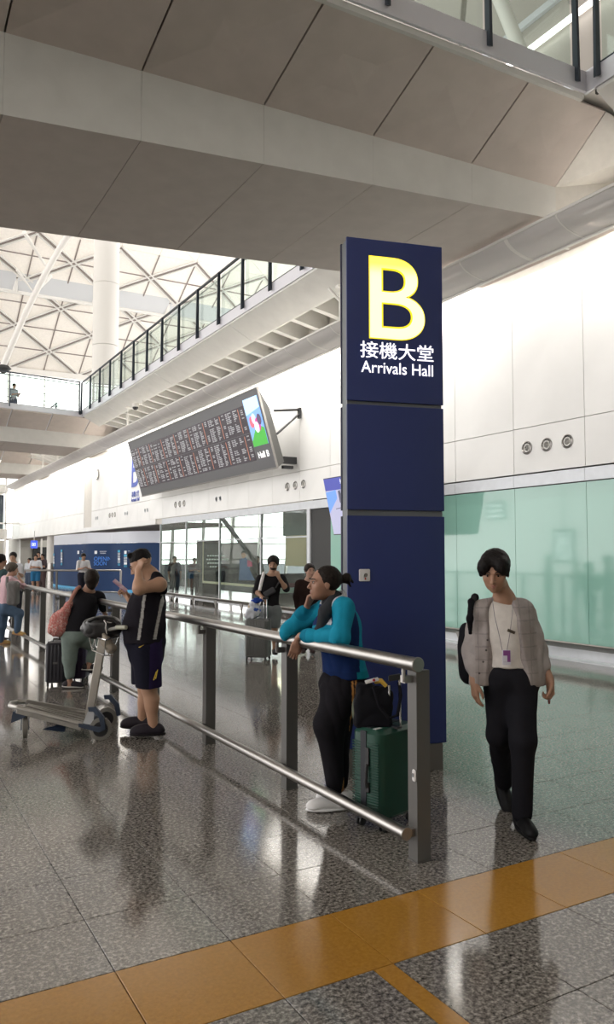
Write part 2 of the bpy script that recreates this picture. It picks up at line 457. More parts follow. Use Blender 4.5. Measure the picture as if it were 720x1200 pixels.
for j in range(-14, 140):
    y0 = 2.625+S*j
    for i in range(-44, 46):
        x0 = .9+S*i
        if x0 > 14: continue
        c = (x0+S/2, y0+S/2)
        m = M_YEL if j == 0 else M_GREY
        if i == 1 and j < 0:
            tiles.append((x0, x0+.40, y0, y0+S, M_GREY)); tiles.append((x0+.40, x0+S, y0, y0+S, M_YEL))
        else: tiles.append((x0, x0+S, y0, y0+S, m))
near, far_t = [], []
for t in tiles:
    q = [in_view((x, y, 0), 60) for x in (t[0], t[1]) for y in (t[2], t[3])]
    pz = in_view(((t[0]+t[1])/2, (t[2]+t[3])/2, 0), 40)
    if pz is None: far_t.append(t)
    else: near.append((pz[2]/((t[1]-t[0])/S)**.3, t))
near.sort(key=lambda a: a[0]); parts_t = near[:298]; far_t += [t for _, t in near[298:]]
TM = {}
for _, t in parts_t:
    k = (round(t[1]-t[0], 3), t[4].name)
    if k not in TM: TM[k] = tile_mesh(t[1]-t[0], t[3]-t[2], t[4])
    o = link('floor_tile', TM[k], ((t[0]+t[1])/2, (t[2]+t[3])/2, 0), fl)
for mm, nm in ((M_GREY, 'distant_floor_tiles'), (M_YEL, 'distant_yellow_tiles')):
    b = MB()
    for t in far_t:
        if t[4] is mm: b.add(tile_poly(*t[:4]), TF)
    if b.v:
        o = b.build(nm, mm, fl, fix=False); o['kind'] = 'stuff'

# ------------------------------------------------------------------ wall on the right
WX = 9.8
PITCHY = 1.545; Y0 = 8.35
wl = MB().box(WX+.05, WX+.35, -9, 63.9, 2.84, 6.9).build('wall_right', M_CREAM); structure(wl, 'long white panelled wall with a green glass base')
ys = [Y0+PITCHY*k for k in range(-11, 37)]
pm = {}
def wpanel(name, x0, x1, y0, y1, z0, z1, m, parent, g=.006):
    k = (round(y1-y0, 3), round(z1-z0, 3), round(x1-x0, 3), m.name)
    if k not in pm:
        w, h, t = (y1-y0)/2-g, (z1-z0)/2-g, (x1-x0)/2
        me = bpy.data.meshes.new(name); q = MB().obox((0, 0, 0), Vector((1, 0, 0)), Vector((0, 1, 0)), Vector((0, 0, 1)), t, w, h)
        me.from_pydata(q.v, [], q.f); me.materials.append(m); pm[k] = me
    return link(name, pm[k], ((x0+x1)/2, (y0+y1)/2, (z0+z1)/2), parent)
for a, b in zip(ys[:-1], ys[1:]):
    if b > 39.6 and a < 40.4:
        continue
    wpanel('wall_panel', WX, WX+.05, a, b, 3.83, 6.48, M_WHITE, wl)
    wpanel('wall_panel', WX, WX+.05, a, b, 3.04, 3.83, M_WHITE, wl)
    if b < 29.5: wpanel('steel_band', WX-.02, WX+.05, a, b, 2.81, 3.02, M_STEELB, wl, .003)
# slot pilaster
MB().box(WX+.02, WX+.05, 39.0, 41.0, 3.0, 6.48).build('pilaster', M_CREAM, wl)
MB().box(WX-.02, WX+.05, 29.2, 64, 2.84, 3.04).build('lower_edge', M_WHITE, wl)
# green glass base and clear glass front
gw = sempty('wall_green_glass', (WX, 8, 0), 'row of tall green backed glass panes under the white wall')
for a, b in zip(ys[:-1], ys[1:]):
    if b > 17.3: break
    wpanel('glass_pane', WX+.01, WX+.03, a, b, .17, 2.80, M_GREENG, None, .004).parent = gw
for o in list(COL.objects):
    if o.name.startswith('glass_pane') and o.parent is gw: o.location -= Vector((WX, 8, 0))
MB().box(WX+.03, WX+.2, -9, 17.1, 0, 2.84).build('backing', M_DARK, gw)
MB().box(WX-.02, WX+.2, 17.05, 17.2, 0, 2.82).build('jamb', M_STEELB, gw)
# skirting with bumper rail along the whole foot of the wall
bl = MB().box(WX-.25, WX+.02, -9, 17.1, 0, .02).box(WX-.02, WX+.02, -9, 17.1, .02, .165).build('baseboard_right', M_STEELB); structure(bl, 'pale steel skirting along the foot of the glass wall')
br = thing('bumper_rail', 'low steel bumper rail running along the foot of the glass wall', 'rail', (WX-.42, 18, .3))
MB().obox((WX-.36, 9.8, .26), Vector((.6, 0, .8)), Vector((0, 1, 0)), Vector((-.8, 0, .6)), .012, 18.9, .075).build('rail', M_STEEL, br)
for k in range(-1, 12):
    y = 7.1+1.9*k
    if y > 28.6: break
    MB().prism([(WX-.40, y-.12, .24), (WX-.40, y+.12, .24), (WX-.37, y+.015, .0), (WX-.37, y-.015, .0)], (.03, 0, 0)).build('bracket', M_STEEL, br)
# vents
def vent(y, z, i):
    t = thing('air_nozzle', '', 'vent', (WX, y, z), 'round nozzles in the white wall')
    MB().lathe((WX-.001, y, z), (-1, 0, 0), [(.115, 0), (.115, .012), (.098, .02), (.09, .006), (.088, 0)], 28).build('rim', M_STEEL, t, True)
    q = MB()
    for r in (.076, .055, .034, .014): q.lathe((WX-.002, y, z), (-1, 0, 0), [(r, 0), (r, .007), (r-.006, .007), (r-.006, .004)], 24)
    q.build('ring', M_WSTEEL, t, True)
    MB().lathe((WX-.0005, y, z), (-1, 0, 0), [(.09, 0), (.09, .003)], 24).build('throat', M_DARK, t)
    return t
pos = ['right', 'middle', 'left']
for g, (yc, where) in enumerate(((9.14, 'above the green glass beside the navy sign'), (17.84, 'just left of the navy sign'), (26.53, 'under the flight board'), (35.4, 'beyond the flight board near the big B'))):
    for i, dy in enumerate((-.44, 0, .44)):
        o = vent(yc+dy, 3.48, i); o['label'] = f'{pos[i]}most round metal nozzle of the three {where}' if i != 1 else f'middle round metal nozzle of the three {where}'
for g, (y, wh) in enumerate(((23.0, 'between nozzles below the flight board'), (30.4, 'past the left end of the flight board'), (33.2, 'under the big blue B'), (38.2, 'next to the pilaster'))):
    t = thing('flush_ring_pair', f'pair of pale rings in the wall {wh}', 'vent', (WX, y, 3.45), 'flush ring pairs in the white wall')
    for d in (-.16, .16):
        MB().lathe((WX-.001, y+d, 3.45), (-1, 0, 0), [(.085, 0), (.085, .01), (.07, .01), (.068, 0)], 20).build('ring', M_STEELB, t, True)
# large blue B with lettering on the wall
BASIS_W = lambda loc: basis(Vector((0, -1, 0)), Vector((0, 0, 1)), Vector((-1, 0, 0)), loc)
wb = thing('wall_lettering', 'large blue letter B on the white wall behind the flight board', 'sign', (WX, 31.6, 4.3))
M_BLUEP = mat('blue_lettering', (.06, .10, .42), .5)
put('letter', text_mesh('B', 1.45, depth=.01), M_BLUEP, BASIS_W((WX-.01, 31.95, 5.25)), wb)
put('characters', text_mesh('接機大堂', .24, depth=.01), M_BLUEP, BASIS_W((WX-.01, 31.9, 4.22)), wb)
put('words', text_mesh('Arrivals Hall', .16, depth=.01), M_BLUEP, BASIS_W((WX-.01, 31.9, 3.98)), wb)
wlm = thing('wall_lamp', 'round glowing wall lamp high on the white wall beside the pilaster', 'lamp', (WX, 38.1, 5.6))
MB().lathe((WX, 38.1, 5.6), (-1, 0, 0), [(.2, 0), (.2, .06), (.1, .14), (.01, .17)], 20).build('dome', mat('lamp_glass', (.9, .85, .75), .3, emit=(1, .92, .75), estr=2.2), wlm, True)
MB().lathe((WX, 38.1, 5.6), (-1, 0, 0), [(.27, 0), (.27, .05), (.2, .07)], 20).build('rim', M_STEEL, wlm, True)

# ------------------------------------------------------------------ louvre canopy above the wall
lv = sempty('trim_louvre_canopy', (8.4, 10, 6.45), 'curved perforated metal canopy along the top of the white wall')
def lprof(n=7):
    # from the outer lip down to the lower edge near the wall, bulging outward and up
    p0, p1, p2 = Vector((8.40, 6.50)), Vector((8.50, 6.31)), Vector((9.0, 6.27))
    return [(p0*(1-t)**2+p1*2*t*(1-t)+p2*t*t) for t in [i/n for i in range(n+1)]]
LP = lprof()
for k in range(-6, 18):
    y0, y1 = 2.42+3.09*k+.03, 2.42+3.09*(k+1)-.03
    if y1 < -9: continue
    vs, fs = [], []
    for p in LP: vs += [(p.x, y0, p.y), (p.x, y1, p.y), (p.x+.008, y0, p.y+.012), (p.x+.008, y1, p.y+.012)]
    for i in range(len(LP)-1):
        a = 4*i; fs += [(a, a+1, a+5, a+4), (a+2, a+6, a+7, a+3)]
    MB().add(vs, fs).build('perforated_sheet', M_LOUV, lv, True, fix=False)
    for yy, w in ((y0-.03, .035), (y0+1.03, .014), (y0+2.06, .014)):
        MB().add([(p.x+dx, yy+d, p.y-.004+dz) for p in LP for d in (-w, w) for dx, dz in ((0, 0), (.02, .03))],
                 [(4*i+a, 4*i+b, 4*i+4+b, 4*i+4+a) for i in range(len(LP)-1) for a, b in ((0, 2), (1, 0), (3, 1), (2, 3))]).build('rib', M_WSTEEL, lv, fix=False)
    if k % 1 == 0:
        MB().box(8.62, 8.66, y0+1.3, y0+1.75, 6.42, 6.45).build('lamp_tube', mat('tube_lamp', (1, 1, 1), .4, emit=(1, .97, .9), estr=3.5), lv)
        MB().tube([(8.98, y0-.03, 6.29), (9.1, y0-.03, 6.6), (9.8, y0-.03, 6.62)], .02, 8).build('hanger', M_WSTEEL, lv)
MB().box(8.39, 8.43, -9, 58, 6.49, 6.53).build('lip', M_WSTEEL, lv)
MB().box(8.97, 9.03, -9, 58, 6.25, 6.28).build('lower_lip', M_WSTEEL, lv)
structure(MB().box(9.85, 10.4, -9, 62, 6.9, 7.35).build('trim_shaded_gap', M_DARK), 'dark strip standing for the shaded gap above the white wall')  # dark box put in for the shade in the gap above the wall

# ------------------------------------------------------------------ walkway along the wall and bridge overhead
def lerp(a, b, t): return a+(b-a)*t
def slab(name, quad, th, m, parent):
    """panel with its visible face on quad, thickness away along the normal (up side)"""
    q = [Vector(p) for p in quad]; n = (q[1]-q[0]).cross(q[3]-q[0]).normalized()
    if n.z < 0: n = -n
    return MB().prism(q, n*th).build(name, m, parent)
def gquad(a, b, c, d, u0, u1, g):
    """strip of quad a-b (one edge) d-c (other), between fractions u0..u1 with gap g metres"""
    a, b, c, d = map(Vector, (a, b, c, d)); w = (b-a).length; e = g/w
    return [a.lerp(b, u0+e), a.lerp(b, u1-e), d.lerp(c, u1-e), d.lerp(c, u0+e)]
pb = sempty('ceiling_bridge', (4, 9, 6.6), 'pale pedestrian bridge crossing overhead')
X0 = -13.24
fy = lambda x: 9.19-.153*x       # near foot of the vertical beam face
by = lambda x: 12.50-.183*x      # far edge of the flat soffit
fz = lambda x: 7.62-.063*x       # top of the vertical beam face
ey = lambda x: 7.20-.03*x        # outer top edge of the inclined panels
EZ = 7.75
xs = [X0]+[2.71+1.52*k for k in range(-10, 4)]+[8.7]
for a, b in zip(xs[:-1], xs[1:]):
    g = .012
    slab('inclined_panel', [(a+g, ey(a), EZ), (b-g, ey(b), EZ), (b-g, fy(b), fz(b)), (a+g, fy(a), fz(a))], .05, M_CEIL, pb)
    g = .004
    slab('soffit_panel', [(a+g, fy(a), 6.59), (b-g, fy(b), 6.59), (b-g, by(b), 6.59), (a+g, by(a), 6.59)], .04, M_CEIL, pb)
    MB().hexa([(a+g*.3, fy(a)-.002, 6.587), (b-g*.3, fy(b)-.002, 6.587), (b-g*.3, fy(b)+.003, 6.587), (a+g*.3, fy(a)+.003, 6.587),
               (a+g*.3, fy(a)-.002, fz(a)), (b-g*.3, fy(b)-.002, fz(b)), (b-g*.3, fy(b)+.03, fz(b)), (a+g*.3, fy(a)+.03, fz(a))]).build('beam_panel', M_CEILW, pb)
# end pieces over the wall side
slab('corner_panel', [(8.7, ey(8.7), EZ), (9.85, ey(9.8), EZ-.2), (9.85, fy(9.8), 7.35), (8.7, fy(8.7), fz(8.7))], .05, M_CREAM, pb)
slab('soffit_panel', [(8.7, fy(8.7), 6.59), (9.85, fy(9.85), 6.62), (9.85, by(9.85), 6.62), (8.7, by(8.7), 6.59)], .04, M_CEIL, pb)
MB().hexa([(8.7, fy(8.7), 6.59), (9.85, fy(9.85), 6.62), (9.85, fy(9.85)+.03, 6.62), (8.7, fy(8.7)+.03, 6.59), (8.7, fy(8.7), fz(8.7)), (9.85, fy(9.85), 7.35), (9.85, fy(9.85)+.03, 7.35), (8.7, fy(8.7)+.03, fz(8.7))]).build('beam_panel', M_CREAM, pb)
# body above, far face and deck
MB().hexa([(X0, 7.55, 7.95), (9.8, 7.25, 7.95), (9.8, by(9.8), 7.95), (X0, by(X0), 7.95), (X0, 7.55, 8.05), (9.8, 7.25, 8.05), (9.8, by(9.8), 8.05), (X0, by(X0), 8.05)]).build('deck', M_CREAM, pb)
MB().hexa([(X0, by(X0), 6.6), (8.2, by(8.2), 6.6), (8.2, by(8.2)+.03, 6.6), (X0, by(X0)+.03, 6.6), (X0, by(X0), 8.05), (8.2, by(8.2), 8.05), (8.2, by(8.2)+.03, 8.05), (X0, by(X0)+.03, 8.05)]).build('far_face', M_CEILW, pb)
MB().hexa([(X0, 7.3, 7.79), (8.7, 7.0, 7.79), (8.7, 8.0, 7.72), (X0, 9.9, 7.95), (X0, 7.3, 7.83), (8.7, 7.0, 7.83), (8.7, 8.0, 7.8), (X0, 9.9, 8.0)]).build('joint_backing', M_DARKJ, pb)
# walkway along the wall
ww = sempty('ceiling_walkway', (8.2, 20, 7.8), 'upper walkway running along the wall with a ribbed underside')
def edge_beam(y0, y1, nm='edge_beam_panel'):
    return MB().hexa([(8.2, y0, 7.75), (8.87, y0, 7.40), (8.87, y1, 7.40), (8.2, y1, 7.75), (8.2, y0, 7.80), (8.87, y0, 7.50), (8.87, y1, 7.50), (8.2, y1, 7.80)]).build(nm, M_CEILW, ww)
yy = 12.4
while yy < 34.4: edge_beam(yy+.01, min(yy+6.2, 34.5)-.01); yy += 6.2
for y0 in (-9, -5.6, -2.5, .6, 3.65): edge_beam(y0+.01, y0+3.03)
for k in range(48):
    y = 12.3+1.545*.66*k
    if y > 34.3: break
    MB().hexa([(8.87, y-.09, 7.40), (10.25, y-.09, 7.12), (10.25, y+.09, 7.12), (8.87, y+.09, 7.40), (8.87, y-.16, 7.86), (10.25, y-.16, 7.86), (10.25, y+.16, 7.86), (8.87, y+.16, 7.86)]).build('rib', M_CEILW, ww)
MB().box(10.05, 10.3, 11, 34.5, 7.02, 7.86).build('wall_beam', M_CEILW, ww)
MB().box(8.87, 8.93, 11, 34.5, 7.4, 7.86).build('edge_beam', M_CEILW, ww)
MB().box(8.25, 14, 11, 34.5, 7.86, 8.05).build('deck', M_CREAM, ww)
MB().box(8.3, 14, -9, 7.2, 7.86, 8.05).build('deck', M_CREAM, ww)
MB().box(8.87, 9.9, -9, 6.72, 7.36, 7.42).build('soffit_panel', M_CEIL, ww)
MB().box(9.9, 10.4, -9, 34, 6.9, 7.86).build('back_wall', M_CREAM, ww)
# fascias
M_FASC = mat('fascia_metal', (.62, .62, .66), .4, .3)
MB().box(8.17, 8.21, 11.0, 34.62, 7.80, 8.08).build('fascia', M_FASC, ww)
MB().box(8.17, 8.21, -9, 6.86, 7.80, 8.08).build('fascia', M_FASC, ww)
MB().box(8.22, 8.26, 11.0, 34.62, 7.74, 7.80).box(8.22, 8.26, -9, 6.72, 7.74, 7.80).build('shadow_gap', M_DARKJ, ww)
MB().hexa([(X0, ey(X0)-.14, 7.81), (8.2, 6.82, 7.81), (8.2, 6.86, 7.81), (X0, ey(X0)-.10, 7.81), (X0, ey(X0)-.14, 8.09), (8.2, 6.82, 8.09), (8.2, 6.86, 8.09), (X0, ey(X0)-.10, 8.09)]).build('fascia', M_FASC, pb)
MB().hexa([(X0, ey(X0)-.05, 7.75), (8.2, 6.90, 7.75), (8.2, 6.96, 7.75), (X0, ey(X0), 7.75), (X0, ey(X0)-.08, 7.81), (8.2, 6.88, 7.81), (8.2, 6.96, 7.81), (X0, ey(X0), 7.81)]).build('edge_trim', M_CEILW, pb)
# balustrades
def balustrade(name, label, a, b, n, out, rails=False, off=0.0, skip=None, ztop=9.32, z0=7.98):
    a, b = Vector(a), Vector(b); d = (b-a).normalized(); out = Vector(out).normalized(); L_ = (b-a).length; st = L_/n
    t = thing(name, label, 'balustrade', a, 'glass balustrades of the upper level')
    for i in range(n+1):
        p = a+d*st*i
        MB().hexa([p-d*.022+UPV*(z0-.07)-UPV*.0, p+d*.022+UPV*(z0-.07), p+d*.022+out*.09+UPV*(z0-.12), p-d*.022+out*.09+UPV*(z0-.12),
                   p-d*.022+UPV*ztop, p+d*.022+UPV*ztop, p+d*.022+out*.07+UPV*ztop, p-d*.022+out*.07+UPV*ztop]).build('post', M_FRAME, t)
        if i < n:
            q = p+d*st/2-out*.03
            MB().obox(q+UPV*((z0+.14+ztop-.06)/2), d, out, UPV, st/2-.03, .006, (ztop-.06-z0-.14)/2).build('glass_pane', M_GLASSB, t)
            if rails:
                for z in (8.3, 8.62, 8.95): MB().tube([p+UPV*z-out*.09, p+d*st+UPV*z-out*.09], .012, 6, False).build('wire', M_FRAME, t)
    MB().obox((a+b)/2+UPV*(ztop+.01)-out*.0, d, out, UPV, L_/2+.03, .035, .022).build('handrail', M_FRAME, t)
    MB().obox((a+b)/2+UPV*(z0+.12)-out*.03, d, out, UPV, L_/2, .012, .012).build('bottom_rail', M_FRAME, t)
    MB().tube([a+UPV*(ztop-.08)-out*.1, b+UPV*(ztop-.08)-out*.1], .022, 8).build('grab_rail', M_STEEL, t)
    return t
balustrade('walkway_balustrade', 'glass balustrade with dark posts along the walkway above the flight board', (8.16, 11.4, 0), (8.16, 34.6, 0), 15, (-1, 0, 0))
balustrade('walkway_balustrade', 'glass balustrade on the walkway edge in the top right corner', (8.16, -8.6, 0), (8.16, 6.6, 0), 10, (-1, 0, 0))
balustrade('bridge_balustrade', 'glass balustrade on the near edge of the overhead bridge', (-7.03, 7.3, 0), (7.98, 6.86, 0), 10, (0, -1, 0), z0=7.99)
# far bridge
def far_bridge(nm, lab, yf, zz=7.75, ex=10.3):
    fb = sempty(nm, (4, yf(4), 6.6), lab)
    X1 = -12.0; q = [X1+(ex-X1)/13*k for k in range(14)]
    for a, b in zip(q[:-1], q[1:]):
        g = .03
        slab('inclined_panel', [(a+g, yf(a), zz), (b-g, yf(b), zz), (b-g, yf(b)+1.4, 7.25), (a+g, yf(a)+1.4, 7.25)], .05, M_CEIL, fb)
        MB().hexa([(a, yf(a)+1.4, 6.6), (b, yf(b)+1.4, 6.6), (b, yf(b)+1.5, 6.6), (a, yf(a)+1.5, 6.6), (a, yf(a)+1.4, 7.25), (b, yf(b)+1.4, 7.25), (b, yf(b)+1.5, 7.25), (a, yf(a)+1.5, 7.25)]).build('beam_panel', M_CEILW, fb)
        slab('soffit_panel', [(a+.01, yf(a)+1.5, 6.6), (b-.01, yf(b)+1.5, 6.6), (b-.01, yf(b)+4.8, 6.6), (a+.01, yf(a)+4.8, 6.6)], .04, M_CEIL, fb)
    MB().hexa([(X1, yf(X1), zz+.06), (ex, yf(ex), zz+.06), (ex, yf(ex)+5, zz+.06), (X1, yf(X1)+5, zz+.06), (X1, yf(X1), 8.05), (ex, yf(ex), 8.05), (ex, yf(ex)+5, 8.05), (X1, yf(X1)+5, 8.05)]).build('deck', M_FASC, fb)
    return fb
yf1 = lambda x: 34.75+.16*(x-8.2)
far_bridge('ceiling_far_bridge', 'second pale bridge crossing the hall farther away', yf1)
far_bridge('ceiling_third_bridge', 'third pale bridge in the distance behind the second', lambda x: 48.5+.1*(x-8.2))
balustrade('bridge_balustrade', 'glass and wire balustrade on the farther bridge below the bright window', (-7.0, yf1(-7.0)-.06, 0), (8.03, 34.62, 0), 5, (0, -1, 0), rails=True)
balustrade('walkway_balustrade', 'dark railed balustrade of the most distant walkway at the left edge', (8.16, 40.0, 0), (8.16, 58, 0), 8, (-1, 0, 0))
for k in range(17):
    y = 40.2+1.1*k; MB().hexa([(8.3, y-.08, 7.6), (10.2, y-.08, 7.1), (10.2, y+.08, 7.1), (8.3, y+.08, 7.6), (8.3, y-.1, 7.86), (10.2, y-.1, 7.86), (10.2, y+.1, 7.86), (8.3, y+.1, 7.86)]).build('rib', M_CEILW, ww)
MB().box(8.25, 13, 39.8, 58, 7.86, 8.05).build('deck', M_CREAM, ww)
# rods between walkway and canopy, camera on one
for y, lab in ((13.9, 'forked grey hanger rod under the walkway right of the board'), (29.6, 'grey hanger rod under the walkway above the left end of the board'), (37.5, 'thin hanger rod from the second bridge to the canopy'), (42.5, 'thin hanger rod from the farther ceiling to the canopy'), (46.5, 'thinnest hanger rod at the far end of the canopy')):
    t = thing('hanger_rod', lab, 'rod', (8.75, y, 6.4), 'hanger rods over the canopy')
    MB().tube([(8.75, y, 6.4), (8.75, y, 7.15)], .045, 10).build('rod', M_WSTEEL, t, True)
    MB().tube([(8.75, y, 7.1), (8.75, y, 7.5)], .02, 8).box(8.65, 8.85, y-.06, y+.06, 7.4, 7.46).build('tip', M_WSTEEL, t)
    if y == 13.9: MB().tube([(8.75, y, 7.1), (8.6, y+.25, 7.45)], .03, 8).tube([(8.75, y, 7.1), (8.9, y-.25, 7.35)], .03, 8).build('fork', M_WSTEEL, t)
cc = thing('security_camera', 'small white dome security camera hanging beside the hanger rod', 'camera', (8.55, 27.8, 7.1))
MB().tube([(8.75, 27.8, 7.4), (8.75, 27.8, 7.25), (8.5, 27.8, 7.25)], .03, 8).build('arm', M_WSTEEL, cc)
MB().lathe((8.5, 27.8, 7.28), (0, 0, -1), [(.03, 0), (.13, .04), (.13, .16), (.11, .17)], 16).build('housing', M_WSTEEL, cc, True)
MB().lathe((8.5, 27.8, 7.11), (0, 0, -1), [(.11, 0), (.1, .06), (.05, .1), (.01, .11)], 16).build('dome', M_BLACKP, cc, True)

# ------------------------------------------------------------------ roof and far window wall
rf = sempty('ceiling_roof', (10, 55, 16), 'white vaulted lattice roof far beyond the bridges')
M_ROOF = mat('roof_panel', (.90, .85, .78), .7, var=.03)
M_RDARK = mat('roof_dark_line', (.26, .22, .20), .7)
vy = lambda r: 60-1.98*r*(1-.008*r)
def vz(r):
    return 15.45+1.15*r-.022*r*r
CX = 2.6; X_R0 = -6*CX*2+8.6
rows = 10
bars, darks = MB(), MB()
NS = Vector((0, -.5, -.86))
for r in range(rows):
    y0, z0_, y1, z1_ = vy(r), vz(r), vy(r+1), vz(r+1)
    for c in range(0, 22):
        x0 = X_R0+CX*c; x1 = x0+CX
        if (c+r) % 2 == 0: a, b, c2, d = (x0, y0, z0_), (x1, y0, z0_), (x1, y1, z1_), (x0, y1, z1_); tri = [(a, b, c2), (a, c2, d)]; dg = (a, c2)
        else: a, b, c2, d = (x0, y0, z0_), (x1, y0, z0_), (x1, y1, z1_), (x0, y1, z1_); tri = [(a, b, d), (b, c2, d)]; dg = (b, d)
        vis = r < 6 and x0 > 4
        for T in tri:
            cen = sum((Vector(p) for p in T), Vector())/3
            pts = [Vector(p).lerp(cen, .012) for p in T]
            if vis: MB().prism(pts, (0, .15, .25)).build('roof_panel', M_ROOF, rf)
            else: bars.prism(pts, (0, .15, .25))
        if vis:
            A, B_ = Vector(dg[0]), Vector(dg[1]); u = (B_-A).normalized(); w = u.cross(NS).normalized()
            for s in (-.15, .15): MB().obox((A+B_)/2+w*s+NS*.05, u, w, NS, (B_-A).length/2, .05, .05).build('truss_bar', M_WSTEEL, rf)
            darks.obox((A+B_)/2+NS*.03, u, w, NS, (B_-A).length/2, .05, .03)
            darks.obox(((x0+x1)/2, y0, z0_-.02), Vector((1, 0, 0)), Vector((0, 1, 0)), UPV, CX/2, .035, .03)
            A, B_ = Vector((x0, y0, z0_)), Vector((x0, y1, z1_)); u = (B_-A).normalized()
            darks.obox((A+B_)/2, u, Vector((1, 0, 0)), u.cross(Vector((1, 0, 0))), (B_-A).length/2, .04, .03)
o = bars.build('distant_roof_panels', M_ROOF, rf, fix=False); o['kind'] = 'stuff'
o = darks.build('roof_seams', M_RDARK, rf, fix=False); o['kind'] = 'stuff'
MB().box(-30, 30, 59.7, 60.2, 15.1, 15.5).build('roof_edge', M_WSTEEL, rf)
# pale trough hanging under the skylight
tz = vz(3.3); ty = vy(3.3)-.5
trg = sempty('ceiling_skylight_trough', (8, ty, tz), 'pale translucent trough under the roof skylight')
M_TR = mat('trough_fabric', (.60, .61, .62), .6)
for k in range(-8, 9):
    x0, x1 = 8+5.2*k, 8+5.2*(k+1)
    MB().prism([(x0+.05, ty, tz), (x1-.05, ty, tz), (x1-.05, ty-1.2, tz+.9), (x0+.05, ty-1.2, tz+.9)], (0, .05, .08)).build('trough_panel', M_TR, trg)
    MB().prism([(x0+.05, ty-1.2, tz+.9), (x1-.05, ty-1.2, tz+.9), (x1-.05, ty-2.4, tz+2.7), (x0+.05, ty-2.4, tz+2.7)], (0, .05, .08)).build('trough_panel', M_TR, trg)
    MB().tube([(x0, ty-.05, tz), (x0, ty-2.5, tz+2.8)], .16, 6).build('trough_rib', M_WSTEEL, trg)
    MB().tube([(x0, ty-2.5, tz+2.8), (x0+2.6, ty-5.5, tz+4.4), (x0+5.2, ty-2.5, tz+2.8)], .12, 6).build('skylight_bar', M_WSTEEL, trg)
MB().tube([(-30, ty, tz), (45, ty, tz)], .14, 6).tube([(-30, ty-2.5, tz+2.8), (45, ty-2.5, tz+2.8)], .16, 6).build('trough_edge', M_WSTEEL, trg)
# nearer roof bays, unseen over the hall, near end closed to block sky light
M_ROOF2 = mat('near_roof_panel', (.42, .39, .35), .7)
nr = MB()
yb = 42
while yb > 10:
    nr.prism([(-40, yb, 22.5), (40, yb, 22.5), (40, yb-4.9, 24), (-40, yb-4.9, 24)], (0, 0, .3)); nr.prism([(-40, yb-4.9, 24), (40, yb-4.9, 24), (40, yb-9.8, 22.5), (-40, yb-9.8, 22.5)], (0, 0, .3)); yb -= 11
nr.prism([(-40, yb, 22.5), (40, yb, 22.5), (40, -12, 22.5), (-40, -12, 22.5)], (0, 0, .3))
structure(nr.build('ceiling_near_roof', M_ROOF2), 'high pale roof bays over the near hall, unseen and closed to block sky light')
structure(MB().box(-22.3, -22, -9, 8, 0, 5).build('wall_left_sky_block', M_CREAM), 'unseen pale side wall added to block sky light from the near hall')  # unseen, added to keep side sky light off the near hall
structure(MB().box(-22, 26, -9.3, -9, 0, 22.5).build('wall_back_sky_block', M_CREAM), 'unseen pale wall behind the viewer, added to block sky light')  # added out of view to dim the camera end of the hall
uw = sempty('wall_right_upper', (14.2, 5, 8), 'upper level wall and roof struts behind the walkway glass')
MB().box(14.2, 14.5, -9, 19, 8, 22.5).build('upper_wall', mat('upper_wall_paint', (.40, .37, .335), .6), uw)
for y in (3, 7, 11, 15, 19): MB().tube([(13.6, y, 8.05), (12.2, y+2.6, 17)], .16, 10).build('slanted_strut', M_WSTEEL, uw, True); MB().tube([(13.9, y+1, 14.5), (11.2, y-2.6, 15.5)], .07, 8).build('tie_rod', M_STEEL, uw, True)
for z in (11.2, 12.6, 15): MB().box(14.1, 14.2, -9, 19, z, z+.18).build('wall_rail', M_STEELB, uw)
for z in (12, 14.2): MB().box(13.95, 14.1, 2, 18, z, z+.06).build('bright_strip', mat('bright_strip_glow', (1, 1, 1), .4, emit=(1, .97, .92), estr=3.0), uw)  # emissive strips in front of the upper wall
# curved white struts from column head to the roof
def arc_pts(a, b, sag, n=14):
    a, b = Vector(a), Vector(b); return [a.lerp(b, i/n)+UPV*sag*4*(i/n)*(1-i/n) for i in range(n+1)]
P0 = onY(4, 428, 52); P1 = onY(98, 250, 46)
structure(MB().tube(arc_pts(P0, P1, .8), .19, 10).build('trim_roof_arch', M_WSTEEL, None, True), 'slender white arched strut under the roof')
structure(MB().tube([onY(28, 272, 47), onY(54, 312, 50)], .13, 8, r2=.07).build('trim_roof_strut_1', M_WSTEEL, None, True), 'thin white roof strut')
structure(MB().tube([onY(20, 316, 51), onY(38, 341, 52)], .10, 8, r2=.04).build('trim_roof_strut_2', M_WSTEEL, None, True), 'short thin white roof strut')
structure(MB().tube([onY(60, 323, 51), onY(42, 343, 51)], .13, 8, r2=.05).build('trim_roof_strut_3', M_WSTEEL, None, True), 'short slanting white roof strut')
structure(MB().lathe(onY(4, 432, 52)-UPV*.3, (0, 0, 1), [(.1, 0), (.5, .3), (.3, .5)], 10).build('trim_strut_node', M_DARK, None, True), 'dark node at the foot of the roof arch')
# big white column
cn = sempty('trim_column', (11.9, 45, 0), 'tall white round column rising to the roof')
for z0_, z1_ in ((0, 4.0), (4.02, 13.9), (13.92, 17.6), (17.62, 27)):
    MB().lathe((11.9, 45, z0_), (0, 0, 1), [(.74, 0), (.75, .01), (.75, z1_-z0_-.01), (.74, z1_-z0_)], 40).build('column_drum', M_WSTEEL, cn, True)
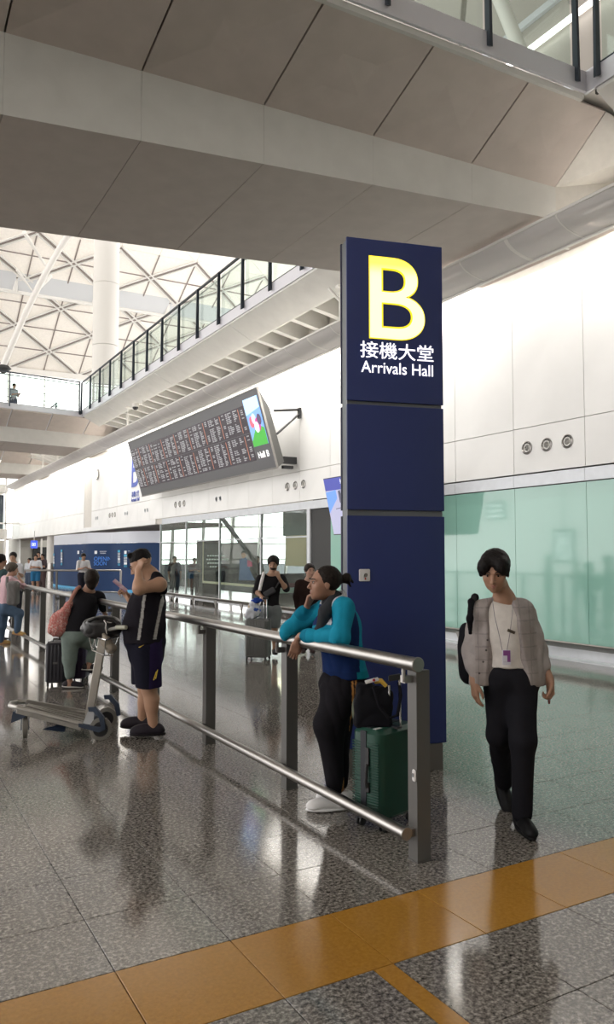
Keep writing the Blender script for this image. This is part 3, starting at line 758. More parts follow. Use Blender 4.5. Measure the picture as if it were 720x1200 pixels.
# far window wall
fw = sempty('window_1', (0, 60.5, 0), 'bright window wall at the far end under the roof')
M_FG = glass_mat('far_glass', (.97, .98, .98), .03)
for k in range(-10, 12):
    x0 = 1+2.6*k; MB().box(x0-.05, x0+.05, 60.4, 60.6, 0, 15.4).build('mullion', M_WSTEEL, fw)
    for z0_, z1_ in ((0, 3.9), (4, 7.9), (8, 11.7), (11.8, 15.3)): MB().box(x0+.05, x0+2.55, 60.49, 60.51, z0_, z1_).build('glass_pane', M_FG, fw)
for z in (3.95, 7.95, 11.75, 15.35): MB().box(-25, 29, 60.4, 60.6, z-.06, z+.06).build('transom', M_WSTEEL, fw)
MB().box(-25, 3.6, 62, 62.3, 0, 5.5).build('outer_wall', M_CREAM, fw)
# ------------------------------------------------------------------ navy pillar sign
SU = VD(.9646, .264, 0)                # along the front face, to the right
SN = Vector((SU.y, -SU.x, 0)).normalized()   # towards the viewer
if SN.dot(FH) > 0: SN = -SN
SL_ = onz(408.3, 911, 0); SL_.z = 0
sg = thing('pillar_sign', 'tall navy blue sign pillar with a glowing letter B and white Arrivals Hall lettering', 'sign', SL_+SU*.4-SN*.08)
def sp(u, d, z): return SL_+SU*u-SN*d+UPV*z   # u right, d behind the front face
def spx(px, py): # height on the front left edge
    dd = V(px, py, 1)-CAMP; t = (SL_-CAMP).dot(FH)/dd.dot(FH); return (CAMP+dd*t).z
W_ = .80
zt, z1a, z1b, z2a, z2b, z3 = spx(408, 277), spx(408, 468.5), spx(408, 473), spx(408, 597), spx(408, 604), .205
for nm, a, b in (('top_panel', z1a, zt), ('middle_panel', z2a, z1b), ('bottom_panel', z3, z2b)):
    for d0, d1, ov, th in ((0, .022, 0.0, ''), (.148, .17, 0.0, 'rear_')):
        o = MB().obox(sp(W_/2, (d0+d1)/2, (a+b)/2), SU, SN, UPV, W_/2, (d1-d0)/2, (b-a)/2, .004).build(th+nm, M_NAVY if not th else M_NAVYS, sg, True)
MB().obox(sp(W_/2, .085, (zt+.2)/2), SU, SN, UPV, W_/2-.008, .062, (zt-.2)/2-.01).build('core', M_SGREY, sg)
MB().obox(sp(W_/2-.01, .085, .1), SU, SN, UPV, W_/2-.02, .08, .1).build('plinth', mat('plinth_bronze', (.16, .15, .14), .45, .5), sg)
fb_ = lambda px, py: None
def on_sign(px, py, d=0.0):
    """point where the pixel ray meets the front face"""
    dd = V(px, py, 1)-CAMP; t = (sp(0, d, 0)-CAMP).dot(SN)/dd.dot(SN); return CAMP+dd*t
def letter_emit(name, c1, c2, s, z0, z1):
    m = mat(name, c1, .4, emit=c1, estr=s); n = m.node_tree.nodes; L = m.node_tree.links
    ge = n.new('ShaderNodeNewGeometry'); sx = n.new('ShaderNodeSeparateXYZ'); mr = n.new('ShaderNodeMapRange'); mx = n.new('ShaderNodeMixRGB')
    mr.inputs['From Min'].default_value = z0; mr.inputs['From Max'].default_value = z1
    L.new(ge.outputs['Position'], sx.inputs[0]); L.new(sx.outputs['Z'], mr.inputs[0]); L.new(mr.outputs[0], mx.inputs[0])
    mx.inputs[1].default_value = (*c1, 1); mx.inputs[2].default_value = (*c2, 1); L.new(mx.outputs[0], n['Principled BSDF'].inputs['Emission Color'])
    return m
bt, bb = on_sign(434, 300), on_sign(434, 396)
bl_, br_ = on_sign(433, 350), on_sign(497.5, 350)
bh = bt.z-bb.z; bw = (br_-bl_).dot(SU); bc = (bl_+br_)/2; bc.z = (bt.z+bb.z)/2
# the B faces are lamps: white hot in the body, pure yellow where the tubes are farther off (top)
M_B = letter_emit('letter_b_glow', (1, .93, .50), (1, .86, .02), 1.25, bc.z+bh*.26, bc.z+bh*.42)
M_BE = mat('letter_b_rim', (.9, .75, .02), .4, emit=(1, .80, .02), estr=.85)
put('letter_rim', text_mesh('B', bh+.006, bw+.006, depth=.004, bold=.012), M_BE, basis(SU, UPV, SN, bc+SN*.003), sg)
put('letter', text_mesh('B', bh-.008, bw-.008, depth=.004, bold=.0), M_B, basis(SU, UPV, SN, bc+SN*.007), sg)
M_WL = mat('white_letter_glow', (1, 1, 1), .4, emit=(1, .96, 1), estr=1.15)
for nm, body, x0, x1, y0, y1, bo in (('characters', '接機大堂', 423, 508.5, 399.5, 420.3, .002), ('words', 'Arrivals Hall', 424, 508, 422.8, 437.2, .0)):
    p0, p1 = on_sign(x0, (y0+y1)/2), on_sign(x1, (y0+y1)/2)
    c = (on_sign((x0+x1)/2, y0+2.2)+on_sign((x0+x1)/2, y1+2.2))/2
    hgt = on_sign(x0, y0).z-on_sign(x0, y1).z
    put_letters('chinese_character' if nm == 'characters' else 'small_letter', text_mesh(body, hgt*.94, (p1-p0).dot(SU), depth=.004, bold=bo), M_WL, basis(SU, UPV, SN, c+SN*.004), sg, 4 if nm == 'characters' else 0)
sc_ = on_sign(427, 674)
sw = thing('switch_plate', 'small white switch plate on the front of the navy sign pillar', 'switch', sc_)
M_WP = mat('white_plastic', (.72, .70, .70), .35)
MB().obox(sc_+SN*.008, SU, UPV, SN, .043, .046, .008, .008).build('plate', M_WP, sw, True)
MB().lathe(sc_+SN*.016+SU*.008, SN, [(.014, 0), (.014, .002), (.011, .002), (.0105, .0)], 16).build('key_ring', M_STEEL, sw)
MB().obox(sc_+SN*.017+SU*.004-UPV*.026, SU, UPV, SN, .005, .009, .001).build('mark', mat('red_mark', (.4, .06, .04), .5), sw)

# ------------------------------------------------------------------ flight board
BD = thing('flight_board', 'long tilted black flight information board hung on the white wall', 'board', (8.9, 23, 3.9))
A_, B_, C_, D_ = Vector((8.5, 0, 5.9)), Vector((9.09, 0, 3.88)), Vector((9.27, 0, 4.04)), Vector((8.84, 0, 5.39))
YN, YF = 17.48, 28.7
M_BOARD = mat('board_grey_metal', (.16, .16, .17), .45, .3); M_BSIDE = mat('board_side_metal', (.14, .14, .135), .4, .4)
MB().prism([p+Vector((0, YN, 0)) for p in (A_, B_, C_, D_)], (0, YF-YN, 0)).build('casing', M_BSIDE, BD)
vdir = (B_-A_).normalized(); VL = (B_-A_).length; nb = Vector((-vdir.z*-1, 0, 0)); nb = vdir.cross(Vector((0, -1, 0))).normalized()
if nb.x > 0: nb = -nb
ud = Vector((0, -1, 0))
def bp(u, v, o=0): return Vector((0, YF, 0))+A_+ud*u+vdir*v+nb*o       # u from the far end, v from the top
def brect(mb, u0, u1, v0, v1, o0, o1):
    return mb.hexa([bp(u0, v0, o0), bp(u1, v0, o0), bp(u1, v1, o0), bp(u0, v1, o0), bp(u0, v0, o1), bp(u1, v0, o1), bp(u1, v1, o1), bp(u0, v1, o1)])
UL = YF-YN
brect(MB(), 0, UL, 0, VL, -.01, .012).build('front_plate', M_BOARD, BD)
m = MB(); brect(m, 0, UL, -.015, .015, -.02, .03); brect(m, 0, UL, VL-.02, VL+.02, -.02, .035); brect(m, UL-.02, UL+.01, 0, VL, -.02, .035)
m.build('bright_edge', M_STEEL, BD)
q = brect(MB(), 0, 0.01, 0, .01, 0, .001)
NC, v0, v1 = 8, .30, VL-.30
uA = UL-1.02; cw = (uA-.12)/NC; rh = (v1-v0)/2
M_SCR = mat('flight_screen', (.015, .013, .016), .25, emit=(.055, .045, .055), estr=1.0)
M_TXT = mat('screen_text_pale', (.3, .3, .3), .4, emit=(.22, .215, .24), estr=1.0)
M_TXT2 = mat('screen_text_orange', (.4, .15, .08), .4, emit=(.26, .09, .055), estr=1.0)
rnd = random.Random(4)
for r in range(2):
    for c in range(NC):
        u0 = .10+cw*c; 
        s = brect(MB(), u0+.01, u0+cw-.01, v0+rh*r+.008, v0+rh*(r+1)-.008, .012, .02).build('screen', M_SCR, BD)
        w, o_ = MB(), MB(); n = 13
        for k in range(n):
            vv = v0+rh*r+.05+(rh-.09)*k/n
            if rnd.random() < .12: continue
            uu = u0+.05
            brect(w, uu, uu+.10, vv, vv+.028, .0201, .0215); brect(w, uu+.14, uu+.14+.08+.16*rnd.random(), vv, vv+.028, .0201, .0215)
            brect(w, uu+.50, uu+.55+.22*rnd.random(), vv, vv+.028, .0201, .0215)
            if rnd.random() < .6: brect(w, u0+cw-.22, u0+cw-.08, vv, vv+.028, .0201, .0215)
        brect(o_, u0+.885, u0+.92, v0+rh*r+.05, v0+rh*(r+1)-.05, .0201, .0212)
        for q, nm, mm in ((w, 'text_rows', M_TXT), (o_, 'orange_column', M_TXT2)):
            x = q.build(nm, mm, BD, fix=False); x['kind'] = 'stuff'; x.parent = s; x.matrix_parent_inverse = Matrix()
ad = brect(MB(), uA+.05, UL-.13, v0-.12, v1-.36, .012, .024).build('advert_screen', mat('advert_blue', (.1, .2, .4), .3, emit=(.22, .42, .85), estr=1.1), BD)
def disc(uc, vc, ru, rv, o, n=24, a0=0, a1=2*pi): return [bp(uc+ru*cos(a0+(a1-a0)*i/n), vc+rv*sin(a0+(a1-a0)*i/n), o) for i in range(n)]
def adpart(nm, poly, col, s=1.0):
    x = MB().prism(poly, nb*.002).build(nm, mat('ad_'+nm, col, .3, emit=col, estr=s), BD); x.parent = ad; return x
uc = (uA+UL-.08)/2; uw = (UL-.13-uA-.05)
adpart('green_field', [bp(uc+uw/2*x, v1-.36-y, .0245) for x, y in ((-1, 0), (1, 0), (1, .42), (.4, .52), (-.3, .42), (-1, .15))], (.06, .36, .05), .9)
adpart('pale_sky', [bp(uc+uw/2*x, v0-.12+y, .0245) for x, y in ((-1, 0), (1, 0), (1, .3), (-1, .42))], (.45, .65, .95))
for i, (x, y, r, c) in enumerate(((-.45, .62, .13, (.55, .12, .16)), (-.1, .55, .12, (.5, .6, .95)), (.3, .72, .15, (.5, .05, .25)), (.6, .6, .12, (.08, .06, .12)), (.1, .78, .12, (.85, .8, .9)))):
    x_ = MB().prism(disc(uc+uw/2*x, v0-.12+y, r, r*1.2, .0265+.001*i), nb*.001).build('figure_blob', mat('ad_blob%d' % i, c, .3, emit=c, estr=.9), BD); x_.parent = ad
MB().add(*[[], []]) if False else None
tm = text_mesh('Hall B', .17, .62, depth=.004, bold=.01)
put('hall_letters', tm, mat('hall_letter_white', (1, 1, 1), .4, emit=(.9, .9, .9), estr=1.0), basis(ud, -vdir, nb, bp(uc, v1-.12, .02)), BD)
for y in (YN+.05, 21.3, 25.2, 28.4):
    b = MB().tube([(9.775, y-.0, 5.45), (9.0, y, 5.35)], .035, 8).tube([(9.76, y, 5.35), (9.08, y, 4.75)], .03, 8).obox((9.745, y, 5.35), Vector((1, 0, 0)), Vector((0, 1, 0)), UPV, .03, .06, .14)
    b.build('bracket', M_BLACKP, BD)
MB().obox((9.47, YN+.3, 4.12), Vector((1, 0, 0)), Vector((0, 1, 0)), UPV, .3, .07, .09).box(9.3, 9.6, YN+.1, YN+.2, 3.88, 3.96).build('lower_bracket', M_BLACKP, BD)

# hanging monitor behind the pillar sign
mn = thing('wall_monitor', 'tilted monitor with a blue header half hidden behind the navy sign', 'monitor', (8.75, 13.2, 2.7))
t0 = Vector((8.45, 14.15, 3.27)); b0 = Vector((8.72, 14.15, 2.07)); vd = (b0-t0).normalized(); H_ = (b0-t0).length; nn = vd.cross(ud).normalized(); nn = nn if nn.x < 0 else -nn
def mp(u, v, o): return t0+ud*u+vd*v+nn*o
def mrect(u0, u1, v0, v1, o0, o1): return MB().hexa([mp(u0, v0, o0), mp(u1, v0, o0), mp(u1, v1, o0), mp(u0, v1, o0), mp(u0, v0, o1), mp(u1, v0, o1), mp(u1, v1, o1), mp(u0, v1, o1)])
mrect(0, 2.1, 0, H_, -.06, 0).build('casing', M_BLACKP, mn)
s = mrect(.015, 2.085, .27, H_-.02, 0, .006).build('screen', mat('monitor_picture', (.3, .3, .4), .3, emit=(.36, .36, .50), estr=1.0), mn)
mrect(.015, 2.085, .015, .27, 0, .007).build('header', mat('monitor_header', (.05, .06, .3), .3, emit=(.05, .06, .28), estr=1.0), mn)
put('header_characters', text_mesh('接機大堂', .10, .62, depth=.002, bold=.01), M_TXT if False else mat('header_white', (1, 1, 1), .4, emit=(.8, .8, .9), estr=1), basis(ud, -vd, nn, mp(.95, .10, .009)), mn)
put('header_words', text_mesh('Arrivals Hall', .06, .5, depth=.002), MATS['header_white'], basis(ud, -vd, nn, mp(.95, .21, .009)), mn)
for nm, poly, c in (('blue_wall', ((.02, .30), (.42, .27), (.42, .45), (.02, .75)), (.12, .25, .6)), ('dark_pillar', ((.5, .30), (.58, .28), (.60, .55), (.5, .55)), (.05, .05, .09)), ('grey_edge', ((.3, .66), (2.0, .54), (2.0, .56), (.3, .68)), (.12, .12, .2))):
    MB().prism([mp(u, v, .0065) for u, v in poly], nn*.002).build(nm, mat('mon_'+nm, c, .3, emit=c, estr=1), mn)
MB().tube([(9.8, 13.1, 3.1), (8.62, 13.1, 2.9)], .04, 8).tube([(9.8, 13.1, 2.5), (8.75, 13.1, 2.4)], .04, 8).build('bracket', M_BLACKP, mn)

# ------------------------------------------------------------------ clear glass front and the room behind it
w2 = sempty('window_2', (WX, 23, 0), 'clear glass front of the arrivals exit with a bright room behind')
yy = 17.2
while yy < 28.6:
    e = min(yy+1.43, 28.64)
    MB().box(WX, WX+.012, yy+.01, e-.01, .17, 2.10).build('glass_pane', M_GLASS, w2)
    MB().box(WX, WX+.012, yy+.01, e-.01, 2.13, 2.80).build('glass_pane', M_GLASS, w2)
    yy = e
for y in (19.9, 22.9, 25.9, 28.66): MB().box(WX-.01, WX+.05, y-.03, y+.03, .1, 2.82).build('mullion', M_STEELB, w2)
MB().box(WX-.01, WX+.04, 17.2, 28.7, 2.10, 2.13).box(WX-.03, WX+.05, 17.2, 28.7, .1, .17).build('transom', M_STEELB, w2)
ir = sempty('wall_inner_room', (16, 23, 0), 'room seen through the clear glass')
M_LW = mat('inner_wall', (.55, .52, .46), .6)
MB().box(9.85, 40, 17.0, 60, 5.4, 5.6).build('inner_ceiling', mat('inner_ceiling', (.7, .7, .7), .7), ir)
MB().box(WX+.05, 27, -2, 17.0, 0, 5.5).build('core_block', M_DARK, ir)
MB().box(10.0, 10.4, 17.25, 17.6, 0, 2.85).build('dark_pillar', mat('dark_green_pillar', (.035, .05, .045), .3), ir)
MB().box(13.0, 13.2, 17.1, 24.6, 2.32, 5.4).build('header', mat('header_green_glass', (.10, .15, .14), .2), ir)
MB().box(13.0, 13.2, 22.8, 24.4, 1.25, 2.32).build('beige_wall', mat('beige_lit_wall', (.55, .45, .30), .6), ir)
area('inner_room_light', (12.3, 23.6, 2.75), (0, radians(30), 0), .3, 1.5, 14, (1, .85, .6))
MB().box(11.9, 12.6, 29.5, 30.2, 0, 2.25).build('dark_column', mat('dark_column_paint', (.05, .045, .04), .5), ir)
MB().box(12.2, 26, 25.0, 25.5, 0, .95).build('dark_counter', M_DARK, ir)
MB().box(12.2, 26, 24.9, 24.98, .25, .45).build('pale_stripe', mat('pale_mint', (.5, .68, .6), .5), ir)
MB().box(12.2, 26, 24.88, 24.97, .45, .62).build('maroon_stripe', mat('maroon', (.12, .02, .03), .5), ir)
MB().box(10.5, 34, 50, 50.2, 0, 1.0).build('far_low_wall', M_SGREY, ir)
for k in range(14):
    x = 16+2.0*k; MB().hexa([(x-.06, 45, 0), (x+.06, 45, 0), (x+.06, 45.2, 0), (x-.06, 45.2, 0), (x+.34, 45, 5.4), (x+.46, 45, 5.4), (x+.46, 45.2, 5.4), (x+.34, 45.2, 5.4)]).build('slanted_mullion', M_WSTEEL, ir)
for z in (1.3, 2.3, 3.4): MB().box(14, 42, 45, 45.15, z, z+.08).build('transom', M_WSTEEL, ir)
# escalator slope seen through the glass
MB().hexa([(14.2, 33, 3.4), (14.35, 33, 3.4), (16.2, 33, 1.2), (16.05, 33, 1.2), (14.2, 33.3, 3.4), (14.35, 33.3, 3.4), (16.2, 33.3, 1.2), (16.05, 33.3, 1.2)]).build('escalator_side', M_SGREY, ir)
# printed graphic panel on the glass
gp = thing('glass_poster', 'dark poster with white text and a woman in a blue dress behind clear glass', 'poster', (WX+.06, 22, .6))
M_PGL = glass_mat('poster_film', (.45, .42, .42), .03, opac=.32, ocol=(.05, .05, .055))
ya, yb2 = onX(237, 650, WX).y, onX(300, 650, WX).y
MB().box(WX+.05, WX+.06, yb2, ya, .78, 2.02).build('film', M_PGL, gp)
MB().box(WX+.04, WX+.07, 18.9, ya+.06, .70, .77).box(WX+.04, WX+.07, ya, ya+.06, .77, 2.1).build('frame', mat('beige_frame', (.6, .5, .36), .5), gp)
pw = lambda px, py, o=.045: onX(px, py, WX+o)
def flat(nm, pts, col, par, o=.045, rough=.6, em=0):
    return MB().prism([pw(x, y, o) for x, y in pts], (-.003, 0, 0)).build(nm, mat(nm+'_print', col, rough, emit=col if em else None, estr=em), par)
flat('dress', [(281, 656), (287, 653), (292, 657), (293, 668), (299, 680), (280, 680), (281, 668)], (.05, .09, .22), gp, .047)
flat('sash', [(290, 656), (295, 658), (296, 664), (290, 664)], (.45, .04, .12), gp, .044)
flat('face', [(283, 649), (285, 646.5), (288, 647), (289, 651), (286, 654.5), (283.5, 653)], (.42, .22, .16), gp, .046)
flat('hair', [(282.5, 649), (284, 645.5), (288.5, 645.5), (290, 650), (288.5, 649), (286, 647.6)], (.02, .015, .015), gp, .044)
rnd = random.Random(2); m = MB()
for i, (x0, x1) in enumerate(((243, 266), (242, 269), (243, 263), (246, 256))):
    y = 650.5+i*4.3
    for x in np.arange(x0, x1-2, 3.0): m.prism([pw(x, y), pw(x+2.2, y-.1), pw(x+2.2, y+1.5), pw(x, y+1.6)], (-.003, 0, 0))
m.build('text_lines', mat('poster_white', (.6, .6, .6), .5), gp)

# ------------------------------------------------------------------ blue hoarding, columns and doors at the far end
HB = thing('hoarding', 'curved blue hoarding with OPENING SOON lettering and a white top band', 'hoarding', (9.6, 35.5, 0))
def hv(px, Z): p = V(px, 650, Z); return Vector((p.x, p.y, 0))
ctrl = [(63, 41.5), (72, 39.6), (84, 38.2), (95, 37.2), (99, 36.3), (104, 35.6), (115, 35.3), (128, 35.2), (134, 34.8), (142, 33.9), (150, 33.5), (165, 33.1), (176, 32.9), (189, 32.6)]
hp = [hv(*c) for c in ctrl]
def curtain(nm, z0, z1, th, m, off=0.0, a=0, b=None):
    P = hp[a:b]; vs = []; n = len(P)
    for i, p in enumerate(P):
        d = (P[min(i+1, n-1)]-P[max(i-1, 0)]).normalized(); nn_ = Vector((-d.y, d.x, 0)); nn_ = nn_ if nn_.dot(FH) > 0 else -nn_
        p = p-nn_*off
        vs += [p+UPV*z0, p+UPV*z1, p+nn_*th+UPV*z0, p+nn_*th+UPV*z1]
    fs = []
    for i in range(n-1): a_ = 4*i; fs += [(a_, a_+4, a_+5, a_+1), (a_+2, a_+3, a_+7, a_+6), (a_+1, a_+5, a_+7, a_+3), (a_, a_+2, a_+6, a_+4)]
    fs += [(0, 1, 3, 2), (4*n-4, 4*n-2, 4*n-1, 4*n-3)]
    return MB().add(vs, fs).build(nm, m, HB, True)
curtain('blue_panel', 0, 2.16, .06, mat('hoarding_blue', (.006, .032, .105), .8, var=.1, scale=.6))
curtain('white_band', 2.165, 2.66, .06, mat('hoarding_white', (.60, .62, .68), .4))
curtain('bright_foot', .0, .09, .01, mat('hoarding_cyan', (.05, .35, .62), .4), .008, 0, 5)
curtain('bright_foot', .0, .14, .01, MATS['hoarding_cyan'], .008, 10, None)
M_CY = mat('hoarding_cyan_print', (.04, .38, .60), .5); M_BL2 = mat('hoarding_blue_print', (.05, .24, .80), .5); M_WH = mat('hoarding_white_print', (.75, .78, .82), .5)
def htext(body, px, py, hpx, wpx, m, nm, bold=.0):
    Z = np.interp(px, [c[0] for c in ctrl], [c[1] for c in ctrl])
    i = max(1, min(len(ctrl)-1, int(np.searchsorted([c[0] for c in ctrl], px))))
    d = (hp[i]-hp[i-1]).normalized(); 
    if d.dot(RT) < 0: d = -d
    n_ = d.cross(UPV); p = V(px, py, Z)-VF*.0+(-n_ if n_.dot(FH) > 0 else n_)*.03
    n2 = -n_ if n_.dot(FH) > 0 else n_
    put(nm, text_mesh(body, hpx*Z/F_PX, wpx*Z/F_PX/max(.3, d.dot(RT)), depth=.004, bold=bold), m, basis(d, UPV, n2 if d.cross(UPV).dot(n2) > 0 else d.cross(UPV), p+n2*.03), HB)
htext('IVING', 98, 655.5, 5, 17, M_CY, 'lettering'); htext('OPENIN', 121, 654.8, 4.6, 21, M_BL2, 'lettering'); htext('SOON', 118, 660.2, 4.6, 15.5, M_BL2, 'lettering')
for px, w in ((95.5, 6.5), (119, 13), (150, 5)):
    htext('■', px-w*.5+1, 647.3, 3.6, 3.6, M_WH, 'logo_mark'); htext('~~~\n~~~' if w < 9 else 'HHHHHH\nHHHHH', px+2.5, 647.3, 3.4, w*.62, M_WH, 'logo_lines')
for px, y0, n in ((64.5, 650, 5), (73.5, 645.5, 6), (141, 646, 6), (148.5, 651, 5)):
    for k in range(n): htext('▦' if k % 3 else '■', px, y0+3.1*k, 2.6, 4.6 if px > 100 else 3.4, M_CY if k in (0, n-1) else M_WH, 'print_block')
# round columns under the wall
for i, (x, y, r, lab) in enumerate(((10.25, 51, .30, 'pale round column with a steel foot left of the blue hoarding'), (10.1, 64.5, .45, 'thick pale round column at the far left under the white wall'))):
    t = sempty('trim_round_column', (x, y, 0), lab)
    MB().lathe((x, y, 1.12), (0, 0, 1), [(r, 0), (r, 1.75)], 28).build('shaft', M_WSTEEL, t, True)
    MB().lathe((x, y, 0), (0, 0, 1), [(r+.01, 0), (r+.01, 1.12)], 28).build('steel_sleeve', M_STEEL, t, True)
# undercroft behind the columns
uc_ = sempty('wall_far_hallway', (12, 60, 0), 'far hallway under the white wall with doors')
MB().box(WX+.3, 13.2, 30.5, 70, 2.86, 3.0).build('hallway_ceiling', mat('hall_brown_ceiling', (.25, .2, .18), .6), uc_)
MB().box(10.5, 13.6, 69.5, 69.7, 0, 3.0).build('back_wall', M_LW, uc_)
for x in (11.0, 12.4): MB().box(x, x+1.1, 69.35, 69.45, 0, 2.3).build('door_leaf', M_DARK if x == 12.4 else M_CREAM, uc_)
MB().box(8.2, 9.7, 66, 66.2, 0, 2.8).build('beige_wall', M_LW, uc_)
area('hallway_light', (12, 60, 2.8), (0, 0, 0), 2, 6, 60, (1, .95, .88))
bs = thing('blue_exit_sign', 'small glowing blue sign with a white pictogram hanging at the far end of the hall', 'sign', V(40, 638, 52))
MB().obox(V(40, 638, 52), RT, UPV, FH, .21, .25, .05).build('case', mat('blue_glow', (.02, .05, .5), .4, emit=(.02, .06, .85), estr=1.2), bs)
put('pictogram', text_mesh('▣', .2, .22, depth=.01), mat('picto_white', (1, 1, 1), .4, emit=(.8, .9, 1), estr=1.2), basis(RT, UPV, -FH, V(40, 638, 52)-FH*.07), bs)
MB().tube([V(40, 638, 52)+UPV*.2, V(40, 638, 52)+UPV*.9], .02, 6).build('hanger', M_STEEL, bs)
# end gallery at the left edge
eg = sempty('wall_end_gallery', (8, 67, 3), 'glazed end gallery at the left edge of the hall')
MB().box(-4, 9.75, 66, 72, 2.9, 3.72).build('slab', M_CREAM, eg)
MB().box(-4, 9.75, 66.4, 66.45, 3.75, 4.9).build('balustrade_pane', M_GLASSB, eg)
for k in range(8): MB().box(1.2*k+.9, 1.2*k+.98, 68, 68.1, 3.72, 7.0).build('mullion', M_DARK if k % 2 else M_WSTEEL, eg)
MB().box(9.15, 9.75, 68.05, 68.08, 3.72, 6.6).build('dark_pane', M_FRAME, eg)
MB().box(-4, 9.75, 66, 72, 6.7, 7.3).build('upper_slab', M_CREAM, eg)
MB().box(-6, 8.3, 74, 74.2, 0, 2.9).build('rear_wall', M_LW, eg)

# ------------------------------------------------------------------ far barrier rail
fr = thing('barrier_rail', 'thin metal barrier rail standing in front of the blue hoarding', 'rail', V(84, 690, 30))
zr = 30.0
def fp(px, z): p = V(px, 650, zr); return Vector((p.x, p.y, z))
MB().tube([fp(20, 1.04), fp(142, 1.04)], .035, 8).build('top_rail', M_STEEL, fr)
for px in (67, 142): MB().obox(fp(px, .52), RT, FH, UPV, .035, .035, .52).build('post', M_STEEL if px == 142 else M_POST, fr)
MB().tube([fp(67, .2), fp(142, .2)], .025, 8).build('lower_rail', M_STEEL, fr)
fm = MB().hexa([V(92, 706, 27)*1, V(92, 706, 27), V(92, 706, 27), V(92, 706, 27)]*2) if False else None
q_ = [onz(x, y, 0) for x, y in ((84, 700), (150, 708), (160, 694), (100, 692))]
tag(reloc(MB().prism(q_, (0, 0, .012)).build('floor_mat', mat('blue_grey_mat', (.10, .13, .18), .8)), q_[0]), 'dark blue grey floor mat in front of the blue hoarding', 'mat')

# ------------------------------------------------------------------ main railing
RL = thing('hand_railing', 'long steel railing with flat grey posts that the waiting people lean on', 'railing', (2.62, 11, 0))
RX = 2.55
MB().tube([(RX, 3.30, 1.068), (RX, 22, 1.068)], .037, 20).build('top_rail', M_STEEL, RL, True)
zb = onX(478, 978, RX).z
yb3 = onX(476, 978, RX).y
MB().tube([(RX, yb3, zb), (RX, 22, zb)], .033, 20).build('bottom_rail', M_STEEL, RL, True)
for y, z, r in ((3.30, 1.068, .040), (yb3, zb, .036)): MB().lathe((RX, y+.004, z), (0, -1, 0), [(r, 0), (r, .012), (r-.003, .015)], 24).build('end_cap', M_STEEL, RL, True)
for k in range(13):
    y = 3.42+1.49*k
    MB().box(2.605, 2.695, y-.04, y+.04, 0, 1.02).build('post', M_POST, RL)
    MB().box(2.600, 2.700, y-.045, y+.045, 0, .006).build('foot_plate', M_POST, RL)
    MB().box(RX, 2.607, y-.012, y+.03, .955, .992).tube([(RX, y, .96), (RX, y, 1.05)], .012, 10).build('top_bracket', M_STEEL if k == 0 else M_POST, RL)
    MB().box(RX, 2.607, y-.02, y+.03, zb-.02, zb+.02).build('lower_bracket', M_STEEL if k == 0 else M_POST, RL)
tk = thing('door_sensor', 'small white plastic button box stuck on the end post of the railing', 'button', (2.604, 3.36, .43))
pc = V(487.5, 914, 4.16); pc = Vector((2.600, 3.40, pc.z))
MB().obox(pc, Vector((0, 1, 0)), UPV, Vector((1, 0, 0)), .016, .033, .006, .012).build('case', M_WP, tk, True)
MB().obox(pc-Vector((.007, 0, -.003)), Vector((0, 1, 0)), UPV, Vector((1, 0, 0)), .005, .010, .002).build('print', M_SGREY, tk)

# direction boards above the hall that mirror in the green glass
for i, (px, py, w, h, n, lab) in enumerate(((580, 598.5, 18, 17, 3, 'hanging direction board whose three lit rows mirror in the green glass'), (659.5, 640, 21, 33, 7, 'hanging direction board whose seven lit rows mirror in the green glass'))):
    Xm = 2*WX-1.0; c = onX(px, py, Xm); tl_ = onX(px-w/2, py-h/2, Xm); br2 = onX(px+w/2, py+h/2, Xm); hw = abs(tl_.y-br2.y)/2; hh = abs(tl_.z-br2.z)/2
    t = thing('direction_board', lab, 'sign', (1.0, c.y, c.z), 'hanging direction boards')
    MB().box(.9, .99, c.y-hw*1.25, c.y+hw*1.25, c.z-hh*1.2, c.z+hh*1.2).build('case', M_SGREY, t)
    MB().tube([(.95, c.y, c.z+hh*1.2), (.95, c.y, 22)], .02, 6).build('hanger', M_STEEL, t)
    lm = mat('board_row_glow', (1, 1, 1), .5, emit=(.95, 1, 1), estr=9.0); rnd = random.Random(i)
    for k in range(n):
        z = c.z+hh-(k+.5)*2*hh/n; b = MB(); y = c.y-hw
        while y < c.y+hw*.45: d = hw*(.06+.12*rnd.random()); b.box(.99, 1.0, y, y+d, z-hh/n*.45, z+hh/n*.35); y += d+hw*.05
        b.box(.99, 1.0, c.y+hw*.62, c.y+hw*.78, z-hh/n*.5, z+hh/n*.5); b.box(.99, 1.0, c.y+hw*.86, c.y+hw*.98, z-hh/n*.5, z+hh/n*.5)
        o = b.build('lit_row', lm, t); o['kind'] = 'stuff'
